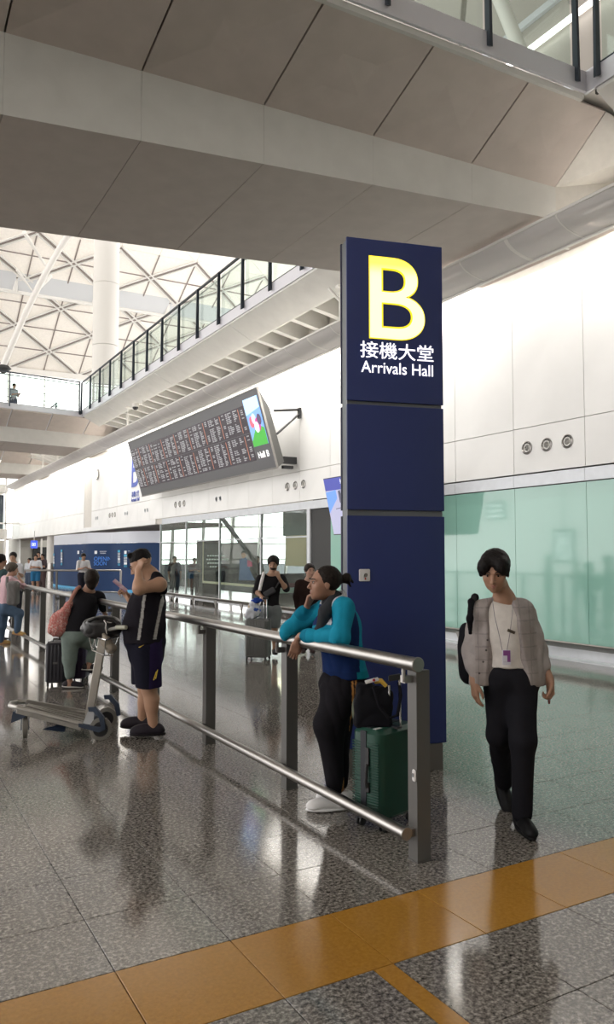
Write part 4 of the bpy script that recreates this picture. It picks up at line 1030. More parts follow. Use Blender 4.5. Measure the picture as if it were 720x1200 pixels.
# ------------------------------------------------------------------ people: continuous bodies grown from tapered limbs
def skin(name, c): return mat(name, c, .5, var=.05, scale=14, vcol=True, spec=.35)
M_SKIN = skin('skin', (.4, .25, .17))
M_EYE = mat('eye_white', (.36, .33, .31), .3); M_IRIS = mat('iris_dark', (.015, .01, .008), .15)
M_CLOTH = mat('cloth', (.5, .5, .5), .85, var=.06, scale=30, vcol=True, bump=.12, bscale=380, spec=.08)
M_HAIR = mat('hair_strands', (.02, .015, .012), .55, vcol=True, var=.25, scale=60, bump=.3, bscale=240, spec=.18)
M_SHOE = mat('shoe_leather', (.02, .02, .02), .55, vcol=True, spec=.2)
def orth(f, u):
    f = Vector(f).normalized(); u = Vector(u); u = (u-f*u.dot(f)).normalized(); return f.cross(u).normalized(), f, u   # right, forward, up
def head_prims(c, f, u, s, o=0.0, female=False, neck=None, chin=1.0):
    r, f, u = orth(f, u); P = lambda x, y, z: c+(r*x+f*y+u*z)*s
    M = (r, f, u); q = []
    q.append(ell(P(0, -.018, .035), (.074*s+o, .092*s+o, .080*s+o), M))
    q.append(ell(P(0, .022, -.015), (.062*s+o, .068*s+o, .088*s+o), M, .03*s))
    q.append(ell(P(0, .030, -.062), (.054*s+o, .052*s+o, .045*s+o), M, .025*s))
    q.append(ell(P(0, .066, -.094), (.019*s*chin+o, .017*s+o, .015*s+o), M, .022*s))
    for e in (-1, 1):
        q.append(ell(P(.041*e, .055, -.022), (.022*s+o, .022*s+o, .024*s+o), M, .02*s))
        q.append(cap(P(.012*e, .089, .022), P(.046*e, .070, .022), .0075*s+o, .006*s+o, .012*s))
        q.append(ell(P(.031*e, .092, .004), (.0155*s, .012*s, .0095*s), M, .008*s, '-'))
        q.append(ell(P(.031*e, .0775, .004), (.0135*s, .0112*s, .0088*s), M, .004*s))
        q.append(ell(P(.074*e, -.004, -.008), (.008*s+o, .017*s+o, .030*s+o), M, .006*s))
        q.append(ell(P(.081*e, .002, -.006), (.004*s, .009*s, .016*s), M, .004*s, '-'))
    q.append(cap(P(0, .088, .010), P(0, .107, -.030), .0072*s, .0105*s, .012*s))
    q.append(ell(P(.011, .096, -.036), (.008*s, .009*s, .007*s), M, .006*s)); q.append(ell(P(-.011, .096, -.036), (.008*s, .009*s, .007*s), M, .006*s))
    q.append(cap(P(-.019, .082, -.0575), P(.019, .082, -.0575), .0070*s, None, .007*s))
    q.append(cap(P(-.014, .083, -.068), P(.014, .083, -.068), .0072*s, None, .007*s))
    q.append(cap(P(-.016, .094, -.063), P(.016, .094, -.063), .0022*s, None, .003*s, op='-'))
    return q
def face_parts(c, f, u, s, par, lip, brow=(.02, .014, .01), open_=True):
    r, f, u = orth(f, u); P = lambda x, y, z: c+(r*x+f*y+u*z)*s
    for e in (-1, 1):
        eb = MB().lathe(P(.031*e, .0760, .004), f, [(.001*s, .0134*s), (.0045*s, .0122*s), (.0072*s, .0098*s), (.0085*s, .003*s), (.0085*s, 0)], 12).build('eye', M_EYE, par, True)
        MB().lathe(P(.031*e, .0760, .0035), f, [(.0008*s, .0150*s), (.0045*s, .0138*s), (.0058*s, .0115*s), (.0055*s, .009*s)], 12).build('iris', M_IRIS, eb, True)
        MB().tube([P(.018*e, .0905, .0105), P(.031*e, .0905, .0135), P(.045*e, .079, .010)], .0020*s, 6).build('eyelid', M_IRIS, eb, True)
        MB().tube([P(.014*e, .0975, .0245), P(.030*e, .0945, .0300), P(.050*e, .0755, .0270)], .0034*s, 6).build('eyebrow', mat('brow', brow, .7), par, True)
    m = mat('lips_%02x%02x' % (int(lip[0]*255), int(lip[1]*255)), lip, .4)
    b = MB().tube([P(-.023, .079, -.061), P(-.008, .0895, -.0585), P(0, .0895, -.060), P(.008, .0895, -.0585), P(.023, .079, -.061)], .0042*s, 8)
    b.tube([P(-.021, .0785, -.064), P(0, .0905, -.0695), P(.021, .0785, -.064)], .0046*s, 8)
    b.build('lips', m, par, True)
def hand_prims(w, d, n, s, thumb=1, curl=(.35, .35, .35, .35), tcurl=.4, spread=.05, o=0.0):
    """w wrist, d towards the knuckles, n palm normal, thumb on side thumb*(d x n)"""
    d = Vector(d).normalized(); n = Vector(n); n = (n-d*n.dot(d)).normalized(); l = d.cross(n).normalized()*thumb
    P = lambda a, b, c: w+(d*a+l*b+n*c)*s; q = []
    q.append(cap(P(-.02, 0, 0), P(.02, 0, 0), .026*s, .027*s, .02, (n, .72)))
    q.append(rbox(P(.052, -.001, .002), (.042*s, .039*s, .0135*s), (d, l, n), .012*s, .012))
    lens = (.074, .082, .077, .060)
    for i in range(4):
        b = .029-.0195*i; base = P(.088-(.004 if i in (0, 3) else 0)-(.006 if i == 3 else 0), b, .002); a = curl[i]; dd = (d+l*spread*(1.5-i)).normalized(); p = base
        nn_ = n
        for j, fr in enumerate((.46, .30, .24)):
            ang = a*(.8, 1.1, .8)[j]; d2 = (dd*cos(ang)+nn_*sin(ang)).normalized(); nn_ = (nn_*cos(ang)-dd*sin(ang)).normalized(); dd = d2
            e = p+dd*lens[i]*fr*s; q.append(cap(p, e, (.0092-.0008*j)*s, (.0086-.0010*j)*s, .004)); p = e
    t0 = P(.018, .026, .004); t1 = P(.050, .050, .012+.012*tcurl); t2 = P(.078, .052, .016+.03*tcurl); t3 = P(.100, .047, .016+.045*tcurl)
    q += [cap(t0, t1, .0145*s, .0115*s, .012), cap(t1, t2, .0108*s, .010*s, .005), cap(t2, t3, .010*s, .0085*s, .004)]
    return q
def limb(a, b, r0, r1, o=0.0, k=.03, bulge=None):
    q = [cap(a, b, r0+o, r1+o, k)]
    if bulge: t, rr, off = bulge; p = Vector(a).lerp(Vector(b), t)+Vector(off); d = (Vector(b)-Vector(a)).normalized()*.05; q.append(cap(p-d, p+d, rr+o, (rr+r1)*.5+o, k))
    return q
def J(px, py, Z): return V(px, py, Z)
def arm_prims(J_, e, o=0.0, s=1.0, upto='w', g=1.0, frm='s'):
    S, E, W = J_['s'+e], J_['e'+e], J_['w'+e]; q = []
    if frm == 's':
        q.append(ell(S, (.052*s*g+o,)*3, None, .03)); q += limb(S, E, .050*s*g, .039*s*g, o, .03)
    if upto == 'e': return q
    t = 1.0 if upto == 'w' else upto
    q += limb(E, Vector(E).lerp(W, t), .039*s*g, (.039-(.039-.026)*t)*s*g, o, .03)
    p = Vector(E).lerp(W, .25); q.append(cap(E, p, .041*s*g+o, .041*s*g+o, .03))
    return q
def leg_prims(J_, e, o=0.0, s=1.0, upto=1.0, g=1.0):
    H, K, A = J_['h'+e], J_['k'+e], J_['a'+e]
    q = limb(H, K, .088*s*g, .056*s*g, o, .04)
    if upto <= 0: return q
    B = Vector(K).lerp(A, upto); q += limb(K, B, .052*s*g, (.052-(.052-.036)*upto)*s*g, o, .03)
    if upto > .3:
        back = J_.get('cb', Vector((0, 0, 0))); C = Vector(K).lerp(A, .28)+back*.018; q.append(cap(C, Vector(K).lerp(A, .5)+back*.008, .054*s*g+o, .046*s*g+o, .03))
    return q
def torso_prims(J_, o=0.0, s=1.0, g=1.0, belly=0.0, bust=0.0, neck=True):
    r, f, u = orth(J_['fwd'], J_['chest']-J_['pel']); M = (r, f, u)
    C, Pv = J_['chest'], J_['pel']; q = []
    q.append(ell(C, (.150*s*g+o, .105*s*g+o, .17*s+o), M, .04))
    q.append(cap(J_['sl'].lerp(J_['sr'], .13), J_['sl'].lerp(J_['sr'], .87), .055*s+o, None, .05, (f, .9)))
    m = C.lerp(Pv, .55); q.append(ell(m+f*belly*.5, (.128*s*g+belly*.4+o, .092*s*g+belly+o, .15*s+o), M, .06))
    q.append(ell(Pv, (.160*s*g+o, .112*s*g+o, .115*s+o), M, .06))
    for e in (-1, 1):
        q.append(ell(Pv+r*.07*e*s-f*.045*s-u*.03*s, (.085*s+o, .075*s+o, .085*s+o), M, .04))
        if bust: q.append(ell(C+r*.075*e*s+f*(.075+bust*.3)*s+u*.0*s, (.06*s+o, .05*s+bust+o, .06*s+o), M, .04))
    if neck:
        q.append(cap(J_['neck']-u*.03*s, J_['neck'].lerp(J_['head'], .55), .058*s*g**.5+o, .052*s*g**.5+o, .03))
        q.append(cap(J_['sl'].lerp(J_['sr'], .25)+u*.01, J_['neck'], .035*s+o, .045*s+o, .05)); q.append(cap(J_['sr'].lerp(J_['sl'], .25)+u*.01, J_['neck'], .035*s+o, .045*s+o, .05))
    return q
def foot_prims(A, d, s, o=0.0, pitch=0.0):
    d = Vector(d).normalized(); fl_ = Vector((d.x, d.y, 0)).normalized(); 
    return [cap(A-UPV*.03*s, A-UPV*.045*s-fl_*.03*s, .038*s+o, .036*s+o, .02), cap(A-UPV*.055*s, A+d*.15*s-UPV*.062*s, .036*s+o, .026*s+o, .025)]
def shoe(par, A, d, s, up=UPV, col=(.02, .02, .022), sole=(.02, .02, .02), name='shoe', L=1.0, vox=.006, low=False, z0=None, chunky=1.0):
    """A ankle; d heel to toe; sole plane through A-up*.09"""
    d = Vector(d).normalized(); r, d, u = orth(d, up); c = A-u*.085*s
    P = lambda x, y, z: c+(d*x*L+r*y+u*z)*s
    M = (d, r, u)
    q = [cap(P(-.045, 0, .040), P(-.045, 0, .060 if low else .085), .037*s, .036*s, .02), ell(P(.06, 0, .040), (.125*s*L, .043*s*chunky, .045*s*chunky), M, .03), ell(P(.135, 0, .028), (.06*s, .044*s*chunky, .032*s*chunky), M, .02), ell(P(-.055, 0, .035), (.045*s, .038*s, .04*s), M, .02)]
    q.append(half(P(0, 0, .012), -u))
    cc = np.array(col)
    o = solid(name, q, vox, M_SHOE, par, colf=lambda p: np.tile(cc, (len(p), 1)))
    q = [ell(P(.045, 0, .010), (.155*s*L, .047*s*chunky, .04*s), M), half(P(0, 0, -.003), -u), half(P(0, 0, .017), u)]
    so = np.array(sole); solid('sole', q, vox, M_SHOE, o, colf=lambda p: np.tile(so, (len(p), 1)))
    return o
def const(c):
    c = np.array(c); return lambda p: np.tile(c, (len(p), 1))
def skincol(base, J_, s=1.0):
    base = np.array(base); h = nv(J_['head'])
    def f(p):
        n = wob(p, 40, 5)[:, None]*.04
        return base*(1+n)
    return f
def body(par, J_, s, g, base, vox, hands, belly=0., bust=0., legs=True, female=False, o=0., feet=True, hs=1.0, extra=()):
    q = torso_prims(J_, 0, s, g, belly, bust)
    for e in 'lr': q += arm_prims(J_, e, 0, s, g=g)
    for e in 'lr':
        q += leg_prims(J_, e, 0, s, g=g)
        if feet: q += foot_prims(J_['a'+e], J_['f'+e], s)
    q += head_prims(J_['head'], J_['face'], J_['hup'], hs, female=female)
    for h in hands: q += hand_prims(*h[0], **h[1])
    q += list(extra)
    return solid('body', q, vox, M_SKIN, par, colf=skincol(base, J_), relax=1)
def hairc(base, J_):
    base = np.array(base)
    def f(p):
        return .55*base*(1+.5*wob(p*np.array([1, 1, .25]), 260, 3)[:, None])
    return f
def hair(par, c, f, u, s, prims, vox=.0045, base=(.022, .017, .015), amp=.0018, name='hair', J_=None):
    return solid(name, prims, vox, M_HAIR, par, disp=lambda p: amp*wob(p, 170, 7), colf=hairc(base, None))
def hair_short(c, f, u, s, fringe=0.0, vol=.010, low=-.02):
    r, f, u = orth(f, u); P = lambda x, y, z: c+(r*x+f*y+u*z)*s; M = (r, f, u)
    return [ell(P(0, -.020, .040), ((.077+vol)*s, (.094+vol)*s, (.082+vol)*s), M),
            ell(P(0, .085, -.030-fringe), (.070*s, .075*s, (.085)*s), M, .012, '-'),
            half(P(0, .02, low), -(u+f*(-.55)).normalized(), .012)]
# ------------------------------------------------------------------ the people
C3 = lambda *a: np.array(a)
def mk(Z, **k):
    """joints given as (px, py[, depth offset])"""
    d = {}
    for n, v in k.items():
        if isinstance(v, tuple): d[n] = V(v[0], v[1], Z+(v[2] if len(v) > 2 else 0))
        else: d[n] = v
    return d
def plaid(P, o, r, u): pass
# ---- young man walking, cardigan
Zw = 4.78
Jw = mk(Zw, head=(580.5, 670, -.06), neck=(592, 702, .02), chest=(592, 740, 0), pel=(600, 793, .0), sr=(562, 718, .0), sl=(614, 716, .03),
        er=(553, 762, .06), wr=(556, 800, -.02), el=(631, 762, .06), wl=(645, 798, -.03), hr=(588, 802, .02), hl=(611, 802, -.02),
        kr=(585, 860, .06), ar=(591, 915, .36), kl=(613, 868, -.12), al=(612.5, 953, -.06))
Jw.update(fwd=VD(-.12, -.99, 0), face=VD(-.36, -.88, -.30), hup=VD(-.12, -.30, .95), fl=VD(.06, -1, -.02), fr=VD(.12, -.75, -.62), cb=FH)
tw = thing('person', 'young man walking with open grey cardigan, white tee and black trousers', 'person', onz(606, 970, 0))
SK1 = (.36, .205, .135)
hnR = dict(args=None)
body(tw, Jw, 1.0, .93, SK1, .0048, [((Jw['wr'], VD(.05, -.1, -1), VD(1, .3, 0), .92), dict(thumb=1 if (VD(.05, -.1, -1).cross(VD(1, .3, 0))).dot(FH) < 0 else -1, curl=(.3, .35, .4, .45), tcurl=.3)),
                                  ((Jw['wl'], VD(.02, -.15, -1), VD(-1, -.2, 0), .92), dict(thumb=1 if (VD(.02, -.15, -1).cross(VD(-1, -.2, 0))).dot(FH) < 0 else -1, curl=(.95, 1.0, 1.05, 1.1), tcurl=.9))], feet=False, hs=1.03)
face_parts(Jw['head'], Jw['face'], Jw['hup'], 1.03, tw, (.30, .115, .09))
r, f, u = orth(Jw['face'], Jw['hup']); P = lambda x, y, z, c=Jw['head'], s=1.03: c+(r*x+f*y+u*z)*s; M = (r, f, u)
hp_ = [ell(P(0, -.020, .044), (.092, .108, .094), M)]
for e in (-1, 1):   # curtain fringe parted in the middle
    hp_ += [ell(P(.046*e, .052, .050), (.048, .056, .056), M, .02), cap(P(.070*e, .050, .030), P(.078*e, .040, -.008), .022, .010, .02)]
hp_ += [ell(P(0, .108, -.045), (.067, .074, .088), M, .008, '-'), ell(P(.004, .118, .040), (.022, .045, .036), M, .01, '-'), half(P(0, .03, -.030), -(u-f*.30).normalized(), .012)]
hair(tw, None, None, None, 1, hp_, .0045, (.012, .009, .009), .002)
q = torso_prims(Jw, .014, 1.0, .93, neck=False)+[]
q += [half(V(597, 781, Zw), (0, 0, -1), .006), ell(Jw['neck']+UPV*.035-FH*.03, (.075, .07, .06), None, .01, '-')]
solid('white_tee', q, .007, M_CLOTH, tw, disp=lambda p: folds(p, .005, 32, (0, 0, 1), 3), colf=const((.66, .62, .585)))
qc = torso_prims(Jw, .030, 1.0, .95, neck=False)
for a, b, ra, rb in (((592, 742), (597, 800), .150, .165),): qc.append(cap(V(*a, Zw), V(*b, Zw), ra, rb, .05, (FH, .78)))
qc += [cap(V(562, 745, Zw), V(560, 800, Zw), .05, .055, .03, (FH, 1)), cap(V(627, 745, Zw), V(630, 803, Zw), .05, .05, .03)]
for e in 'lr': qc += [cap(Jw['s'+e], Jw['e'+e], .070, .056, .03), cap(Jw['e'+e], Vector(Jw['e'+e]).lerp(Jw['w'+e], .50), .056, .044, .03)]
qc += [half(V(592, 803, Zw), (0, 0, -1), .006), cap(V(590, 665, Zw-.03), V(590, 700, Zw-.09), .070, .085, .01, op='-'), cap(V(590, 698, Zw-.10), V(591, 735, Zw-.18), .088, .125, .01, op='-'), cap(V(591, 735, Zw-.19), V(595, 812, Zw-.24), .125, .205, .01, op='-'),
       ell(Jw['neck']+UPV*.045-FH*.02, (.075, .08, .06), None, .01, '-')]
rr_, ff_, uu_ = orth(Jw['fwd'], UPV)
def cardc(p):
    x = (p-nv(Jw['chest']))@nv(rr_); y = (p-nv(Jw['chest']))@nv(ff_); z = p[:, 2]
    front = (y > -.01) & (np.abs(x) < .185)
    c = np.tile(C3(.36, .325, .315), (len(p), 1)); c = np.where(front[:, None], C3(.33, .295, .285), c)
    ln = (np.mod(z+.01*x, .078) < .0065) | (np.mod(x+.02, .062) < .0055)
    return np.where((front & ln)[:, None], C3(.25, .222, .222), c)
def cardd(p):
    x = (p-nv(Jw['chest']))@nv(rr_); arm = np.abs(x) > .19
    return np.where(arm, folds(p, .008, 60, (0, 0, -1), 8)*1.0, folds(p, .005, 30, (1, 0, 0), 9))
card = solid('cardigan', qc, .006, M_CLOTH, tw, disp=cardd, colf=cardc)
for k, (x, y) in enumerate(((571.5, 750), (570, 762), (566.5, 775.5), (562, 789))):
    MB().lathe(V(x, y, Zw-.165+.012*k), -FH, [(.006, 0), (.006, .003), (.003, .004)], 12).build('button', mat('button_dark', (.06, .05, .05), .4), tw, True)
qt = [ell(Jw['pel'], (.168, .125, .11), (RT, FH, UPV), .03)]
for e, kz in (('l', 0), ('r', 0)):
    H_, K_, A_ = Jw['h'+e], Jw['k'+e], Jw['a'+e]
    qt += [cap(H_, K_, .103, .074, .05), cap(K_, A_+UPV*.0, .072, .060, .04), ell(H_+FH*.06-UPV*.03, (.09, .08, .09), None, .04)]
qt += [half(V(598, 773, Zw), (0, 0, 1), .006), half(Jw['al']-UPV*.03, -UPV, .006) if False else half(Jw['al']-UPV*.05, -UPV, .006)]
solid('trousers', qt, .007, M_CLOTH, tw, disp=lambda p: folds(p, .006, 30, (0, 0, 1), 5), colf=const((.014, .014, .018)))
shoe(tw, Jw['al']-UPV*.005, Jw['fl'], 1.0, UPV, (.005, .005, .006), (.005, .005, .005))
shoe(tw, Jw['ar']-UPV*.02, VD(.10, -.62, -.78), 1.0, VD(0, -.78, .62), (.005, .005, .006), (.005, .005, .005))
# lanyard, badge, pin, ear bud, phone
LC = mat('lanyard_cord', (.22, .20, .22), .6)
MB().tube([V(577, 700, Zw-.10), V(580, 722, Zw-.135), V(586, 747, Zw-.150), V(589, 762, Zw-.155)], .0022, 6).tube([V(602, 700, Zw-.10), V(600.5, 722, Zw-.135), V(598, 742, Zw-.150), V(594.5, 762, Zw-.155)], .0022, 6).build('lanyard', LC, tw)
bc_ = V(594, 770.5, Zw-.158)
MB().obox(bc_, RT, UPV, FH, .025, .044, .002, .003).build('badge', mat('badge_white', (.62, .60, .68), .3), tw)
MB().obox(V(594.3, 769, Zw-.160), RT, UPV, FH, .021, .034, .001).build('badge_card', mat('badge_violet', (.20, .05, .22), .4), tw)
MB().obox(V(592.5, 772, Zw-.162), RT, UPV, FH, .012, .018, .001).build('badge_print', MATS['badge_white'], tw)
MB().obox(V(599.5, 740, Zw-.150), (RT*.92-UPV*.38), (UPV*.92+RT*.38), FH, .024, .009, .003, .002).build('name_pin', mat('pin_brass', (.10, .08, .06), .35, .6), tw)
MB().obox(V(644, 822, Zw-.06), VD(.3, .8, 0), VD(0, .1, 1), VD(.8, -.3, 0), .022, .012, .006, .004).build('held_case', mat('dark_red_case', (.10, .012, .010), .35), tw)
MB().lathe(P(.081, -.002, -.008), r, [(.007, 0), (.006, .01), (.002, .013)], 10).build('ear_bud', M_BLACKP, tw, True)
bpk = thing('backpack', 'black backpack hanging from one shoulder of the walking young man', 'backpack', V(548, 760, Zw+.15))
M_BAG = mat('black_nylon', (.008, .008, .011), .8, bump=.15, bscale=300, spec=.12)
solid('pack_body', [rbox(V(563, 765, Zw+.22), (.13, .07, .19), (RT, FH, UPV), .05), ell(V(551, 768, Zw+.21), (.055, .07, .16), None, .05)], .01, M_BAG, bpk, disp=lambda p: folds(p, .006, 25, None, 4))
q = [cap(V(557, 700, Zw+.06), V(552.5, 705, Zw-.045), .019, .019, .02, (FH, .6)), cap(V(552.5, 705, Zw-.05), V(551, 725, Zw-.085), .019, .019, .02, (FH, .35)), cap(V(551, 725, Zw-.085), V(551.5, 742, Zw-.06), .022, .012, .02, (FH, .35)), cap(V(557, 700, Zw+.06), V(556, 712, Zw+.14), .022, .022, .02)]
solid('strap', q, .005, M_BAG, bpk)

# ---- woman leaning on the railing
Zl = 5.12
Jl = mk(Zl, head=(380, 684, -.01), neck=(392, 708, .03), chest=(398, 737, .02), pel=(404, 797, .05), sl=(404, 713, -.14), sr=(384, 712, .20),
        el=(400, 747, -.25), wl=(352, 745, .06), er=(338, 741, .24), wr=(360, 712, .18), hl=(402, 806, -.03), hr=(397, 806, .12),
        kl=(383, 852, -.03), al=(393, 928, -.02), kr=(389, 852, .12), ar=(400, 922, .16))
Jl.update(fwd=VD(-.87, -.5, 0), face=VD(-.96, -.26, .06), hup=VD(.06, 0, 1), fl=VD(-1, -.15, 0), fr=VD(-.9, .2, 0), cb=RT)
tl = thing('person', 'woman in a turquoise and navy jacket leaning on the railing, hand on cheek', 'person', onz(385, 950, 0))
SK2 = (.34, .185, .125)
dl = VD(-.25, .05, -1); nl = VD(-.2, 1, 0)
dr = VD(.25, -.15, 1); nr_ = VD(.9, -.35, 0)
def th(d, n, want): return 1 if d.cross(n).dot(want) > 0 else -1
body(tl, Jl, .95, .92, SK2, .0048, [((V(348, 752, Zl+.07), dl, nl, .85), dict(thumb=th(dl, nl, VD(1, 0, 0)), curl=(.35, .45, .5, .3), tcurl=.5)),
                                ((Jl['wr']+UPV*.01, dr, nr_, .88), dict(thumb=th(dr, nr_, VD(0, 1, 0)), curl=(.75, .85, .95, 1.0), tcurl=.1))], feet=False, hs=.98)
face_parts(Jl['head'], Jl['face'], Jl['hup'], .98, tl, (.27, .09, .075))
r, f, u = orth(Jl['face'], Jl['hup']); M = (r, f, u); P = lambda x, y, z, c=Jl['head'], s=.98: c+(r*x+f*y+u*z)*s
hp_ = [ell(P(0, -.026, .036), (.083, .094, .088), M), ell(P(0, .088, -.055), (.10, .078, .105), M, .012, '-'), half(P(0, -.01, -.04), -(u-f*.9).normalized(), .012),
       cap(P(.066, .03, .03), P(.078, .012, -.03), .010, .005, .01), cap(P(0, -.10, .03), P(0, -.135, .035), .022, .024, .02), ell(P(0, -.155, .045), (.033, .030, .036), M, .01),
       cap(P(0, -.165, .06), P(.01, -.205, .02), .016, .008, .012), cap(P(0, -.16, .03), P(0, -.19, -.01), .014, .006, .012)]
hair(tl, None, None, None, 1, hp_, .0045, (.022, .014, .011), .0018)
MB().lathe(P(0, -.122, .034), f, [(.024, -.004), (.027, 0), (.024, .004)], 14).build('hair_tie', M_BLACKP, tl)
TQ, NV_, WHT = C3(.012, .235, .36), C3(.010, .025, .095), C3(.55, .55, .58)
q = torso_prims(Jl, .026, .95, 1.0, neck=False, bust=.01)
q += [cap(V(397, 745, Zl), V(405, 787, Zl+.04), .145, .142, .05, (Jl['fwd'], .85))]
for e in 'lr': q += [cap(Jl['s'+e], Jl['e'+e], .066, .055, .04), cap(Jl['e'+e], Jl['e'+e].lerp(Jl['w'+e], .86), .060, .044, .03)]
q += [cap(Jl['neck']+UPV*.0, Jl['neck']+UPV*.035+Jl['fwd']*-.01, .078, .075, .02), cap(Jl['neck'], Jl['neck']+UPV*.2+Jl['fwd']*.05, .062, .085, .01, op='-'), half(V(404, 794, Zl), (0, 0, -1), .008)]
def jackc(p):
    ch = nv(Jl['chest']); fw_ = nv(Jl['fwd']); x = (p-ch)@fw_; z = p[:, 2]
    la = nv(Jl['sl']); u_, v_ = (p-nv(CAMP))@nv(RT), (p-nv(CAMP))@nv(FH); px = 360+F_PX*u_/v_; py = 600-F_PX*((p-nv(CAMP))@nv(UPV)*cos(PITCH)-((p-nv(CAMP))@nv(FH))*sin(PITCH))/(v_*cos(PITCH)+((p-nv(CAMP))[:, 2])*sin(PITCH))
    def near(a, b, rad):
        a, b = nv(a), nv(b); ab = b-a; t = np.clip(((p-a)@ab)/(ab@ab), 0, 1); return np.linalg.norm(p-a-t[:, None]*ab, axis=1) < rad
    arm = near(Jl['sl'], Jl['el'], .082) | near(Jl['el'], Jl['wl'], .078) | near(Jl['sr'], Jl['er'], .08) | near(Jl['er'], Jl['wr'], .08)
    navy = (z < 1.30+.9*(x+.03)) & ~(x < -.055)
    c = np.where(navy[:, None], NV_, TQ)
    c = np.where(arm[:, None], TQ, c)
    cuff = near(Jl['el'].lerp(Jl['wl'], .80), Jl['el'].lerp(Jl['wl'], .9), .062) | near(Jl['er'].lerp(Jl['wr'], .78), Jl['er'].lerp(Jl['wr'], .9), .062)
    c = np.where(cuff[:, None], C3(.008, .17, .27), c)
    hem = z < nv(V(404, 785, Zl))[2]; c = np.where((hem & (x > -.03))[:, None], NV_*.9, c); c = np.where((hem & (x <= -.03))[:, None], C3(.008, .19, .26), c)
    pipe = near(Jl['neck']+Jl['fwd']*.03-UPV*.00, Jl['sl'].lerp(Jl['neck'], .35)-UPV*.10+Jl['fwd']*.09, .022) & ~arm
    c = np.where(pipe[:, None], WHT, c)
    col = (z > nv(Jl['neck'])[2]-.005) & ~arm
    return np.where(col[:, None], WHT*.9, c)
solid('jacket', q, .0055, M_CLOTH, tl, disp=lambda p: folds(p, .008, 34, (0, 0, 1), 12), colf=jackc)
# dark scarf
q = [cap(Jl['neck']+UPV*.01+Jl['fwd']*.02, Jl['neck']+UPV*.03, .072, .066, .03), cap(V(383, 716, Zl-.10), V(373, 745, Zl-.06), .040, .036, .04), cap(V(390, 704, Zl-.07), V(383, 716, Zl-.10), .036, .042, .04)]
solid('scarf', q, .006, M_CLOTH, tl, disp=lambda p: folds(p, .007, 45, (0, 0, 1), 2), colf=const((.035, .037, .042)))
q = [ell(V(403, 803, Zl+.03), (.165, .15, .12), (RT, FH, UPV), .05), cap(V(401, 812, Zl-.02), V(386, 848, Zl-.03), .125, .095, .05), cap(V(386, 848, Zl-.03), V(393, 922, Zl-.02), .092, .058, .05),
     cap(V(403, 812, Zl+.12), V(396, 850, Zl+.12), .12, .088, .05), cap(V(396, 850, Zl+.12), V(399, 915, Zl+.15), .086, .056, .05), half(V(403, 789, Zl), UPV, .008), half(V(393, 931, Zl), -UPV, .006)]
def tracc(p):
    v = p-nv(CAMP); hd = v@nv(FH); hx_ = v@nv(RT)/hd*F_PX/ cos(PITCH)*cos(PITCH)
    a, b = nv(V(412, 800, Zl)), nv(V(401, 925, Zl)); t = np.clip((p[:, 2]-b[2])/(a[2]-b[2]), 0, 1)
    xl = (p-nv(CAMP))@nv(RT); xa, xb = (a-nv(CAMP))@nv(RT), (b-nv(CAMP))@nv(RT); xm = xb+(xa-xb)*t+.012*np.sin(t*3.1)*2
    d = xl-xm; st = ((np.abs(d) < .006) | (np.abs(d-.022) < .006)) & (v@nv(FH) < Zl+.06)
    return np.where(st[:, None], C3(.42, .20, .06), C3(.013, .012, .015))
solid('track_trousers', q, .006, M_CLOTH, tl, disp=lambda p: folds(p, .011, 26, (0, 0, 1), 6), colf=tracc)
shoe(tl, V(391, 934, Zl-.03), Jl['fl'], .92, UPV, (.80, .79, .79), (.82, .82, .82), name='white_trainer', low=True, chunky=1.1)
shoe(tl, V(401, 927, Zl+.17), Jl['fr'], .92, UPV, (.80, .79, .79), (.82, .82, .82), name='white_trainer', low=True, chunky=1.1)

# ---- man in basketball vest with a phone
Zm = 7.15
Jm = mk(Zm, head=(165.5, 661.5, 0), neck=(180, 676, .02), chest=(174, 706, .02), pel=(171.5, 757, .0), sl=(187, 685, -.17), sr=(178, 684, .20),
        el=(163, 690, -.30), wl=(162.5, 668, -.20), er=(165, 716, .22), wr=(152, 702, .05), hl=(172, 765, -.09), hr=(170, 765, .10),
        kl=(175, 808, -.10), al=(179.5, 849, -.09), kr=(170.5, 806, .10), ar=(167, 841, .12))
Jm.update(fwd=VD(-1, -.05, 0), face=VD(-.84, -.12, -.50), hup=VD(-.48, 0, .86), fl=VD(-1, -.1, 0), fr=VD(-1, .05, 0), cb=RT)
tm_ = thing('person', 'heavy man in black sleeveless vest and shorts looking down at a phone', 'person', onz(170, 862, 0))
SK3 = (.46, .27, .18)
d1, n1 = VD(.35, -.1, .9), VD(.6, .75, -.1); d2, n2 = VD(-.55, -.05, .75), VD(-.5, -.55, -.2)
body(tm_, Jm, 1.04, 1.18, SK3, .0062, [((Jm['wl'], d1, n1, 1.0), dict(thumb=th(d1, n1, VD(-.5, 0, 0)), curl=(1.2, 1.25, 1.3, 1.3), tcurl=.6)),
                                    ((Jm['wr'], d2, n2, .98), dict(thumb=th(d2, n2, VD(.3, -1, 0)), curl=(.75, .8, .85, .9), tcurl=.7))], belly=.05, hs=1.06,
     extra=[ell(Jm['head'].lerp(Jm['neck'], .75), (.062, .062, .07), None, .03)])
face_parts(Jm['head'], Jm['face'], Jm['hup'], 1.06, tm_, (.42, .13, .11))
r, f, u = orth(Jm['face'], Jm['hup']); M = (r, f, u); P = lambda x, y, z, c=Jm['head'], s=1.06: c+(r*x+f*y+u*z)*s
hp_ = [ell(P(0, -.020, .050), (.080, .104, .090), M), ell(P(0, .10, -.035), (.075, .085, .095), M, .012, '-'), half(P(0, .0, .0), -(u-f*.35).normalized(), .012), cap(P(-.03, .045, .116), P(.03, .045, .116), .024, None, .02)]
hair(tm_, None, None, None, 1, hp_, .006, (.014, .011, .011), .003)
Fw_ = Jm['fwd']
